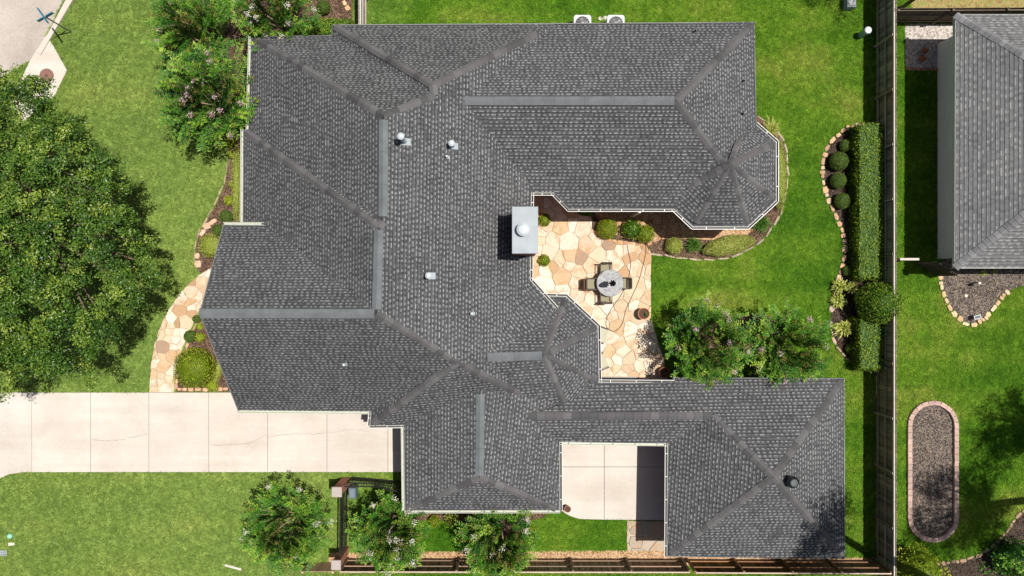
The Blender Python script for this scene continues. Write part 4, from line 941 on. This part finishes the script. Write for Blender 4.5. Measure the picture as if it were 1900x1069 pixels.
broad_tree(17.0, -10.0, 2.3, 14.0, 11.6, 'tall tree leaning in over the lower right corner', seed=21, nclump=170, nleaf=90, leaf=.11, trunk_r=.2, mat='myrtle_leaf', clump=.4, lean=(3.6, -4.6))
broad_tree(24.4, -9.4, 2.3, 14.0, 11.6, 'tall tree beyond the right edge shading the brick-edged bed', seed=22, nclump=150, nleaf=90, leaf=.11, trunk_r=.2, lean=(3, 0))
broad_tree(26.3, -5.8, 1.7, 12.0, 10.0, 'tall slender tree beyond the right edge shading the neighbouring lawn', seed=23, nclump=90, nleaf=90, leaf=.11, trunk_r=.16, lean=(2, 0))
broad_tree(16.2, 15.7, 2.4, 6.6, 4.2, 'tree beyond the top edge shading the corner of the back lawn', seed=24, nclump=150, nleaf=100, trunk_r=.16)
# ---- clipped balls of the hedge bed
for px, py, r, l in ((1569, 270, 11, 'topmost clipped ball shrub inside the curved stone edging'), (1557, 299, 17, 'largest clipped ball shrub beside the tall hedge, second from the top'), (1556, 335, 14.5, 'clipped ball shrub beside the tall hedge, third from the top'),
                     (1563, 373, 14.5, 'clipped ball shrub beside the tall hedge, fourth from the top'), (1573, 503, 9.5, 'small clipped ball shrub just above the strappy yellow-green plants'), (1579, 648, 10, 'small clipped ball shrub below the strappy yellow-green plants')):
    ball(px, py, r, l, leaf=.022, dens=2600, rough=.02, group='clipped balls by the hedge')
hedge(1594, 1640, 229, 517, 1.0, 'long tall clipped hedge against the weathered fence'); hedge(1596, 1640, 592, 686, 1.0, 'short clipped hedge below the round bright bush')
ball(1632, 562, 38, 'large round bright green bush overlapping the long fence', 'hedge_leaf', h=2.3, leaf=.05, dens=900, rough=.05)
for i, (px, py, r, l) in enumerate(((1557, 532, 17, 'strappy yellow-green plant just below the small clipped ball'), (1556, 558, 18, 'strappy yellow-green plant left of the round bright bush'), (1580, 535, 15, 'strappy yellow-green plant between small ball and round bright bush'), (1566, 608, 22, 'broad strappy yellow-green plant left of the short hedge'))):
    bladeplant(px, py, r, l, 'variegated_leaf', 120, .5, .06, 'strappy_plant', group='strappy plants', arch=.9)
ball(1583, 596, 9, 'small lime green bush beside the broad strappy plant', 'lime_leaf', leaf=.045)
# ---- courtyard and turret
ball(1127, 424, 19, 'neatly clipped bright green ball at the patio corner', 'boxwood_leaf', leaf=.028, dens=1500, rough=.03)
ball(1172, 425, 19, 'loose dark green bush right of the clipped patio ball', 'hedge_leaf', leaf=.06, dens=600, rough=.12); ball(1198, 434, 17, 'grey green rounded bush beside the loose dark bush', 'boxwood_leaf', leaf=.035, dens=900, rough=.08)
ball(1011, 408, 11.5, 'small bright bush just right of the chimney', 'boxwood_leaf', leaf=.045, dens=800, rough=.1); ball(1010, 483, 11, 'small bright bush below the chimney at the patio edge', 'boxwood_leaf', leaf=.045, dens=800, rough=.1)
ball(1251, 456, 16, 'low yellowish round bush left of the grass clump', 'variegated_leaf', leaf=.03, dens=1200, h=.6); bladeplant(1287, 455, 20, 'dark green grass clump between two low yellowish bushes', n=260, hgt=.5)
ball(1352, 455, 48, 'long low yellowish hedge curving below the turret', 'variegated_leaf', leaf=.03, dens=1300, h=.6, aspect=.36, rot=.22)
bladeplant(1413, 414, 22, 'dark green grass clump at the lower right of the turret', n=280, hgt=.5); bladeplant(1430, 240, 24, 'pale green grass clump at the upper right of the turret', 'variegated_leaf', 220, .5, .02, arch=1.0)
ball(1447, 325, 13, 'low yellowish border hedge hugging the right side of the turret', 'variegated_leaf', leaf=.03, dens=1300, h=.5, aspect=5.2, rot=.02)
# ---- front beds
ball(439, 340, 9, 'long low yellow-green hedge along the left wall of the house', 'variegated_leaf', leaf=.03, dens=1500, h=.55, aspect=8.0)
for px, py, r, m_, l in ((427, 264, 10, 'lime_leaf', 'lime green bush at the top of the curved front bed'), (431, 287, 7, 'lime_leaf', 'small lime bush just below the topmost lime bush'), (431, 343, 6.5, 'lime_leaf', 'tiny lime bush halfway along the yellow-green hedge'), (424, 372, 9, 'lime_leaf', 'lime green bush near the lower end of the yellow-green hedge'),
                         (419, 402, 12, 'dark_shrub_leaf', 'dark clipped ball left of the step in the roof'), (404, 427, 10.5, 'dark_shrub_leaf', 'dark clipped ball beside the pale edging rocks'), (352, 624, 11, 'dark_shrub_leaf', 'dark clipped ball beside the flagstone path'),
                         (371, 626, 9, 'lime_leaf', 'lime bush right of the dark ball by the path'), (370, 606, 6, 'lime_leaf', 'tiny lime bush above the dark ball by the path'), (364, 592, 7, 'dark_shrub_leaf', 'small dark bush under the gable tip'), (393, 716, 11, 'lime_leaf', 'lime bush at the driveway corner of the path bed')):
    ball(px, py, r, l, m_, leaf=.022 if m_[0] == 'd' else .045, dens=2400 if m_[0] == 'd' else 900, rough=.03 if m_[0] == 'd' else .12)
ball(391, 456, 23, 'wide low yellow-green bush at the lower end of the front bed', 'variegated_leaf', leaf=.03, dens=1200, h=.6)
ball(360, 683, 38, 'big round clipped bush between path and driveway', 'boxwood_leaf', h=1.4, leaf=.05, dens=850, rough=.04)
ball(403, 690, 9, 'narrow yellow-green border hedge behind the big round bush', 'variegated_leaf', leaf=.03, dens=1200, h=.4, aspect=3.0, rot=-.35)
hedge(556, 650, 34, 64, 1.0, 'dark green clipped hedge under the upper left eave'); ball(600, 13, 12.5, 'small clipped ball on the mulch at the top edge', 'dark_shrub_leaf', leaf=.025, dens=1800, rough=.03)
ball(462, 120, 16, 'leafy green bush between the roof corner and the fronded crape myrtle', 'hedge_leaf', leaf=.06, dens=600, rough=.15); ball(447, 205, 14, 'leafy green bush against the left wall below the fronded crape myrtle', 'hedge_leaf', leaf=.06, dens=600, rough=.15)
# ---- south and neighbour
ball(838, 962, 14, 'yellowish bush below the drive-through gutter', 'variegated_leaf', leaf=.04, dens=900, rough=.1); ball(805, 968, 11, 'green bush below the drive-through gutter, left of the yellowish one', 'boxwood_leaf', leaf=.04, dens=900, rough=.1); ball(985, 985, 9, 'small bush right of the lowest crape myrtle', 'boxwood_leaf', leaf=.04)
ball(1888, 1040, 38, 'leafy green bush in the dark corner bed', 'myrtle_leaf', h=1.8, leaf=.07, dens=500, rough=.18)
ball(1706, 1062, 44, 'bright yellow-green rounded tree-like bush at the foot of the long fence', 'boxwood_leaf', h=2.6, leaf=.08, dens=420, rough=.14)
bladeplant(1825, 507, 8, 'small yellow-green weed on the grey mulch', 'variegated_leaf', 40, .15, .02, 'weed'); bladeplant(1845, 505, 7, 'smaller weed at the shadow edge of the neighbouring roof', 'variegated_leaf', 30, .12, .02, 'weed')

# ================================================================ patio furniture
TC = P(1132, 525.5, .74); TX, TY = TC.x, TC.y
tbl = empty('patio_table', (TX, TY, 0), label='round stone-topped patio table on the flagstones', cat='table')
MB().lathe([(.585, .70), (.60, .71), (.60, .735), (.585, .74), (0, .74)], 40).build('table_top', 'granite_top', tbl)
mb = MB()
for k in range(40):
    a0, a1 = 2*PI*k/40, 2*PI*(k+1)/40; mb.bar((.605*math.cos(a0), .605*math.sin(a0), .72), (.605*math.cos(a1), .605*math.sin(a1), .72), .016, .03)
mb.build('rim', 'iron', tbl, color=(.05, .045, .04))
for k in range(4):
    a = PI/4+k*PI/2; MB().tube([(math.cos(a)*.12, math.sin(a)*.12, .70), (math.cos(a)*.2, math.sin(a)*.2, .35), (math.cos(a)*.42, math.sin(a)*.42, .056)], .02, 6).build('leg', 'iron', tbl, color=(.05, .04, .03))
um = empty('patio_umbrella', (TX, TY, 0), label='dark folded umbrella standing in the middle of the patio table', cat='umbrella')
MB().lathe([(.2, .056), (.2, .10), (.04, .13), (.019, .14), (.019, 2.42), (.03, 2.44), (0, 2.48)], 14).build('pole', 'iron', um, color=(.06, .05, .045))
prof = [(.06, 1.15), (.125, 1.35), (.11, 1.75), (.07, 2.2), (.02, 2.4)]; v = []; f = []; K = 16
for r_, z_ in prof:
    for k in range(K): a = 2*PI*k/K; q = r_*(1.25 if k % 2 else .55); v.append((q*math.cos(a+z_*.5), q*math.sin(a+z_*.5), z_))
for i_ in range(len(prof)-1):
    for k in range(K): k2 = (k+1) % K; f.append((i_*K+k, i_*K+k2, (i_+1)*K+k2, (i_+1)*K+k))
mesh('canopy', v, f, 'fabric', um).color = (.045, .045, .05, 1)
MB().lathe([(.078, 1.52), (.078, 1.56)], 12).build('tie', 'fabric', um, color=(.03, .03, .03))
def chair(x, y, rz, label, seat=(.25, .23, .15)):
    """faces local +y; tubular frame with sling seat"""
    c = empty('patio_chair', (x, y, .056), rz, label=label, cat='chair', group='sling chairs round the patio table'); c.scale = (.86, .86, .95)
    fr = (.022, .015, .011)
    mesh('seat', [(-.25, -.24, .40), (.25, -.24, .40), (.25, .0, .385), (-.25, 0, .385), (.25, .26, .43), (-.25, .26, .43), (.25, -.24, .392), (-.25, -.24, .392), (.25, .26, .422), (-.25, .26, .422)], [(0, 1, 2, 3), (3, 2, 4, 5), (7, 9, 8, 6), (0, 7, 6, 1), (5, 4, 8, 9)], 'fabric', c).color = (*seat, 1)
    mesh('backrest', [(-.25, -.25, .42), (.25, -.25, .42), (.25, -.31, .70), (-.25, -.31, .70), (.25, -.35, .95), (-.25, -.35, .95), (-.25, -.262, .416), (.25, -.262, .416), (.25, -.362, .946), (-.25, -.362, .946)], [(0, 3, 2, 1), (3, 5, 4, 2), (6, 7, 8, 9), (4, 5, 9, 8)], 'fabric', c).color = (*seat, 1)
    for s_ in (-1, 1):
        MB().tube([(s_*.27, -.30, .0), (s_*.27, -.25, .40), (s_*.27, -.36, .97)], .018, 6).build('back_post', 'iron', c, color=fr)
        MB().tube([(s_*.27, .28, .0), (s_*.27, .27, .42)], .014, 6).build('leg', 'iron', c, color=fr)
        MB().tube([(s_*.27, -.27, .40), (s_*.27, .27, .43)], .013, 6).build('side_rail', 'iron', c, color=fr)
        MB().tube([(s_*.29, -.36, .66), (s_*.30, -.1, .655), (s_*.30, .24, .65), (s_*.28, .28, .60), (s_*.27, .27, .42)], .026, 6).build('armrest', 'iron', c, color=fr)
    MB().tube([(-.27, -.36, .97), (.27, -.36, .97)], .02, 6).build('top_rail', 'iron', c, color=fr)
    MB().tube([(-.27, .27, .42), (.27, .27, .42)], .013, 6).build('front_rail', 'iron', c, color=fr); return c
def cpos(px, py, h=.5): q = P(px, py, h); return q.x, q.y
chair(*cpos(1099, 527), -PI/2, 'sling chair on the chimney side of the patio table'); chair(*cpos(1124, 500), PI, 'sling chair on the upper side of the patio table')
chair(*cpos(1157, 526), PI/2, 'sling chair on the lawn side of the patio table'); chair(*cpos(1124, 551), 0, 'sling chair on the lower side of the patio table')
def lounge(x, y, rz, label):
    c = empty('lounge_chair', (x, y, .056), rz, label=label, cat='chair', group='lounge chairs by the turret')
    MB().bbox(-.33, .33, -.3, .42, .34, .46, .04).build('seat_cushion', 'fabric', c, color=(.42, .40, .30)); b_ = MB()
    b_.box(-.33, .33, -.09, .03, 0, .55, Matrix.Translation((0, -.3, .42)) @ Matrix.Rotation(.35, 4, 'X')).build('back_cushion', 'fabric', c, color=(.42, .40, .30))
    for s_ in (-1, 1):
        MB().tube([(s_*.36, .42, 0), (s_*.36, .40, .58), (s_*.36, -.42, .60), (s_*.36, -.5, 0)], .02, 6).build('side_frame', 'iron', c, color=(.03, .028, .025))
        MB().bar((s_*.345, -.4, .33), (s_*.345, .42, .33), .03, .03).build('rail', 'iron', c, color=(.03, .028, .025))
    return c
x, y = cpos(1109, 619); lounge(x, y, -PI/2-.35, 'cushioned lounge chair half under the turret eave, upper one'); x, y = cpos(1109, 674); lounge(x, y, -PI/2+.4, 'cushioned lounge chair half under the turret eave, lower one')
x, y = cpos(1108, 648, .45); st = empty('side_table', (x, y, .056), label='small round white side table between the two lounge chairs', cat='table')
MB().lathe([(.22, .40), (.23, .41), (.23, .43), (0, .432)], 24).build('table_top', 'white_metal', st); MB().lathe([(.12, 0), (.03, .03), (.03, .4)], 12).build('leg', 'white_metal', st)
# hose
hp = smoothpoly([(1171, 432), (1162, 448), (1166, 470), (1170, 485), (1169, 499), (1166, 517), (1153, 548), (1137, 568), (1126, 588), (1123, 602), (1128, 611), (1137, 616), (1148, 611), (1156, 597), (1160, 576), (1172, 550), (1184, 525), (1193, 492), (1198, 470), (1198, 450), (1197, 434)], 2)
tag(MB().tube([P(a, b, .0)+Vector((0, 0, .072)) for a, b in hp], .016, 6).build('garden_hose', 'hose_rubber', smooth=True), 'brown garden hose looping across the flagstones past the table', 'hose')
def pot_(px, py, r, h, label, col=(.40, .17, .085), tilt=None, group=None, soil=True):
    p_ = P(px, py, h*.9); c = empty('plant_pot', (p_.x, p_.y, .05), label=label, cat='pot', group=group)
    if tilt: c.rotation_euler = tilt; c.location.z = .05+r*.8
    MB().lathe([(r*.68, 0), (r*.95, h*.85), (r*1.04, h*.86), (r*1.04, h), (r*.92, h), (r*.88, h*.82), (r*.1, h*.8)], 26).build('pot', 'terracotta', c, color=col)
    if soil: MB().lathe([(r*.885, h*.83), (0, h*.85)], 20).build('soil', 'soil', c)
    return c
pt_ = pot_(1194, 582, .26, .45, 'terracotta pot of soil at the lawn edge of the patio')
quadmesh('seedling', leafquads(rng.normal(size=(16, 3))*.04+np.array([.08, -.04, .44]), rng.normal(size=(16, 3))+np.array([0, 0, 1]), .09, .05), rng.uniform(0, .5, 16), 'blade_green', pt_)
pot_(1232, 691, .24, .4, 'terracotta pot in the shade beside the covered walk', (.30, .12, .06))
pot_(1053, 944, .15, .34, 'terracotta urn at the corner of the courtyard paving', (.42, .20, .12))
# solar light, sprinkler head and other small things on the neighbour's bed
sl2 = empty('solar_light', P(1806, 588), label='small solar panel light staked at the tip of the stone bed', cat='light')
MB().box(-.16, .16, -.09, .09, .30, .33, Matrix.Rotation(.25, 4, 'Z')).build('frame', 'white_metal', sl2); MB().box(-.13, .13, -.06, .06, .331, .336, Matrix.Rotation(.25, 4, 'Z')).build('panel', 'painted', sl2, color=(.03, .04, .05)); MB().box(-.015, .015, -.015, .015, 0, .299).build('stake', 'iron', sl2, color=(.05, .05, .05))
sp2 = empty('garden_ornament', P(1803, 527), .4, label='small black and white garden ornament on the grey mulch', cat='ornament')
MB().bbox(-.12, .14, -.05, .05, 0, .3, .03).build('body', 'painted', sp2, color=(.03, .03, .03)); MB().bbox(.08, .2, -.06, .02, .3, .4, .02).build('head', 'painted', sp2, color=(.8, .8, .78))
tag(inst(ROCKS[2], 'garden_rock', P(1791, 549)+Vector((0, 0, .04)), 0, (.09, .08, .06), None, (.66, .58, .46)), 'small pale rock lying on the grey mulch', 'rock')
for px, py, l in ((1714, 90, 'upper terracotta pot lying in the shaded gravel'), (1709, 105, 'lower terracotta pot lying in the shaded gravel')): pot_(px, py, .13, .22, l, (.36, .11, .06), (1.2, 0, .6), 'terracotta pots on gravel', False)
# utility post and box by the fence
up_ = empty('utility_pedestal', P(1597, 66), label='pale green round utility pedestal with a white cap by the long fence', cat='post')
MB().lathe([(.15, 0), (.15, .62), (.13, .66)], 20).build('post', 'painted', up_, color=(.28, .40, .33)); MB().lathe([(.165, .62), (.165, .74), (.14, .78), (0, .79)], 20).build('cap', 'white_metal', up_)
mbx = empty('meter_box', P(1572, 10), label='grey metal box standing in the tree shade at the top edge', cat='box'); MB().bbox(-.2, .2, -.25, .25, 0, .5, .04).build('housing', 'galvanised', mbx); MB().bbox(-.15, .15, -.2, .2, .502, .53, .01).build('lid', 'painted', mbx, color=(.18, .19, .2))
fp = empty('fence_post_cap', P(1674, 14), label='white ball-topped post at the end of the neighbouring dark fence', cat='post'); MB().box(-.06, .06, -.06, .06, 0, 1.7).build('post', 'oldwood', fp, color=(.2, .16, .12)); MB().lathe([(.05, 1.7), (.1, 1.74), (.11, 1.8), (.08, 1.87), (0, 1.9)], 14).build('cap', 'white_metal', fp)
# air conditioners
def condenser(px, label, fan):
    p_ = P(px, 43, .85); c = empty('air_conditioner', (p_.x, p_.y, 0), label=label, cat='air conditioner', group='outdoor condensers')
    def rr2(s_, n=5):
        q = []
        for k, (sx, sy) in enumerate(((1, 1), (-1, 1), (-1, -1), (1, -1))):
            for i in range(n): a = PI/2*k+PI/2*i/(n-1); q.append((sx*(s_-.12)+.12*math.cos(a), sy*(s_-.12)+.12*math.sin(a)))
        return q
    MB().prism(rr2(.42), 0, .08).build('base', 'concrete', c); MB().prism(rr2(.40), .08, .80, .02).build('housing', 'painted', c, color=(.50, .51, .50))
    MB().lathe([(.32, .803), (.32, .83), (.30, .83), (.30, .806), (0, .805)], 28).build('fan_well', 'black_metal', c)
    for k in range(14): a = 2*PI*k/14; MB().tube([(.06*math.cos(a), .06*math.sin(a), .845), (.31*math.cos(a), .31*math.sin(a), .835)], .006, 4).build('guard_wire', 'painted', c, color=(.45, .45, .45))
    mb = MB()
    for k in range(4): a = fan+k*PI/2; mb.add([(math.cos(a)*.04, math.sin(a)*.04, .812), (math.cos(a-.3)*.26, math.sin(a-.3)*.26, .810), (math.cos(a+.3)*.26, math.sin(a+.3)*.26, .822)], [(0, 1, 2)])
    mb.build('fan', 'painted', c, color=(.10, .10, .11)); MB().lathe([(.06, .81), (.06, .85), (0, .855)], 14).build('motor_hub', 'painted', c, color=(.3, .3, .3))
condenser(1081, 'air conditioner under the upper eave, left of the pair', .2); condenser(1143, 'air conditioner under the upper eave, right of the pair', .6)
for i, (px, py) in enumerate(((1114, 35), (1123, 34))):
    tag(MB().lathe([(.1, 0), (.1, .04), (0, .045)], 16).build('stepping_disc', 'concrete', loc=P(px, py)), ('round pale stepping disc nearer the left air conditioner', 'round pale stepping disc nearer the right air conditioner')[i], 'paver', 'discs by the air conditioners')
# street sign
ss = empty('street_sign', P(133, 60), label='street name sign post with two crossed blades at the kerb', cat='sign')
MB().lathe([(.03, 0), (.03, 2.0)], 8).build('post', 'iron', ss, color=(.10, .10, .09))
def blade(ax, ay, bx, by, z):
    a = P(ax, ay, z); b = P(bx, by, z); d = (b-a); a2 = -d/2; b2 = d/2
    MB().bar((a2.x, a2.y, z), (b2.x, b2.y, z), .035, .16).build('sign_blade', 'painted', ss, color=(.03, .17, .24))
blade(70, 36, 98, 20, 1.98); blade(71, 14, 90, 41, 2.16)
MB().lathe([(.045, 2.0), (.045, 2.06), (.02, 2.08)], 8).build('bracket', 'iron', ss, color=(.3, .3, .3))
# little things on the lower left lawn
tag(MB().lathe([(.11, 0), (.12, .08), (.08, .14), (0, .16)], 16).build('marker_dome', 'painted', loc=P(20, 994), color=(.25, .55, .42)), 'small mint green dome marker on the lower left lawn', 'marker')
vb = empty('valve_cover', P(22, 1009), .15, label='small pale valve cover below the mint green marker', cat='cover'); MB().bbox(-.14, .14, -.07, .07, 0, .05, .01).build('lid', 'painted', vb, color=(.62, .55, .48)); MB().bbox(-.16, .0, -.08, -.03, 0, .03, .01).build('frame', 'terracotta', vb, color=(.4, .2, .15))
mb2 = empty('water_meter_box', P(4, 1026), .03, label='blue grey meter box lid with rows of slots at the left edge', cat='box'); MB().bbox(-.24, .24, -.13, .13, 0, .05, .01).build('lid', 'painted', mb2, color=(.30, .33, .38))
for i in range(5):
    for j in range(2): MB().box(-.17+i*.085-.02, -.17+i*.085+.02, -.06+j*.1-.02, -.06+j*.1+.02, .051, .056).build('slot', 'painted', mb2, color=(.06, .07, .08))
tag(MB().bar(P(418, 1048)+Vector((0, 0, .03)), P(448, 1056)+Vector((0, 0, .03)), .1, .06).build('edging_board', 'oldwood', color=(.5, .47, .42)), 'pale board lying in the grass at the lower edge', 'board')

# ================================================================ grass
def polarea(x0, y0, x1, y1): return abs((x1-x0)*(y1-y0))
X0, X1, Y0, Y1 = -25.5, 25.5, -14.6, 14.6
N = int((X1-X0)*(Y1-Y0)*230)
gx = rng.uniform(X0, X1, N); gy = rng.uniform(Y0, Y1, N); keep = np.ones(N, bool)
for poly in EXCL: keep &= ~inpoly(gx, gy, poly)
gx = gx[keep]; gy = gy[keep]; N = len(gx)
print('grass tufts', N)
def tuft():
    g = np.random.default_rng(3); Q = []; T = []
    for i in range(13):
        a = g.uniform(0, 2*PI); b = g.normal(size=2)*.025; L = g.uniform(.035, .085); h = g.uniform(.02, .05); d = np.array([math.cos(a), math.sin(a)]); s_ = np.array([-d[1], d[0]])*.006
        m = b+d*L*.5; e = b+d*L
        Q.append([(*(b-s_), 0), (*(b+s_), 0), (*(m+s_), h*.85), (*(m-s_), h*.85)]); T.append(g.uniform(.1, .7)); Q.append([(*(m-s_), h*.85), (*(m+s_), h*.85), (*(e+s_*.2), h), (*(e-s_*.2), h)]); T.append(g.uniform(.3, 1))
    o = quadmesh('grass_tuft', np.array(Q), T, 'grass'); COL.objects.unlink(o); return o
tf = tuft()
me = bpy.data.meshes.new('grass'); me.vertices.add(N); me.vertices.foreach_set('co', np.c_[gx, gy, np.full(N, .0)].astype(np.float32).ravel())
go = bpy.data.objects.new('grass', me); link(go); tag(go, 'short mown green grass covering the lawns', 'grass', kind='stuff'); me.materials.append(M['grass'])
ng = bpy.data.node_groups.new('grass_scatter', 'GeometryNodeTree')
ng.interface.new_socket('Geometry', in_out='INPUT', socket_type='NodeSocketGeometry'); ng.interface.new_socket('Geometry', in_out='OUTPUT', socket_type='NodeSocketGeometry')
gi = ng.nodes.new('NodeGroupInput'); g_o = ng.nodes.new('NodeGroupOutput'); ip = ng.nodes.new('GeometryNodeInstanceOnPoints'); oi = ng.nodes.new('GeometryNodeObjectInfo'); oi.inputs['Object'].default_value = tf
rv = ng.nodes.new('FunctionNodeRandomValue'); rv.data_type = 'FLOAT_VECTOR'; rv.inputs[0].default_value = (-.15, -.15, 0); rv.inputs[1].default_value = (.15, .15, 6.283)
rs = ng.nodes.new('FunctionNodeRandomValue'); rs.data_type = 'FLOAT'; rs.inputs[2].default_value = .6; rs.inputs[3].default_value = 1.45; rs.inputs['Seed'].default_value = 4
mtp = ng.nodes.new('GeometryNodeMeshToPoints')
ng.links.new(gi.outputs[0], mtp.inputs[0]); ng.links.new(mtp.outputs[0], ip.inputs['Points']); ng.links.new(oi.outputs['Geometry'], ip.inputs['Instance'])
ng.links.new(rv.outputs[0], ip.inputs['Rotation']); ng.links.new(rs.outputs[1], ip.inputs['Scale']); ng.links.new(ip.outputs[0], g_o.inputs[0])
md = go.modifiers.new('scatter', 'NODES'); md.node_group = ng
print('CAPS', len(CAP), 'objects', len(bpy.data.objects))
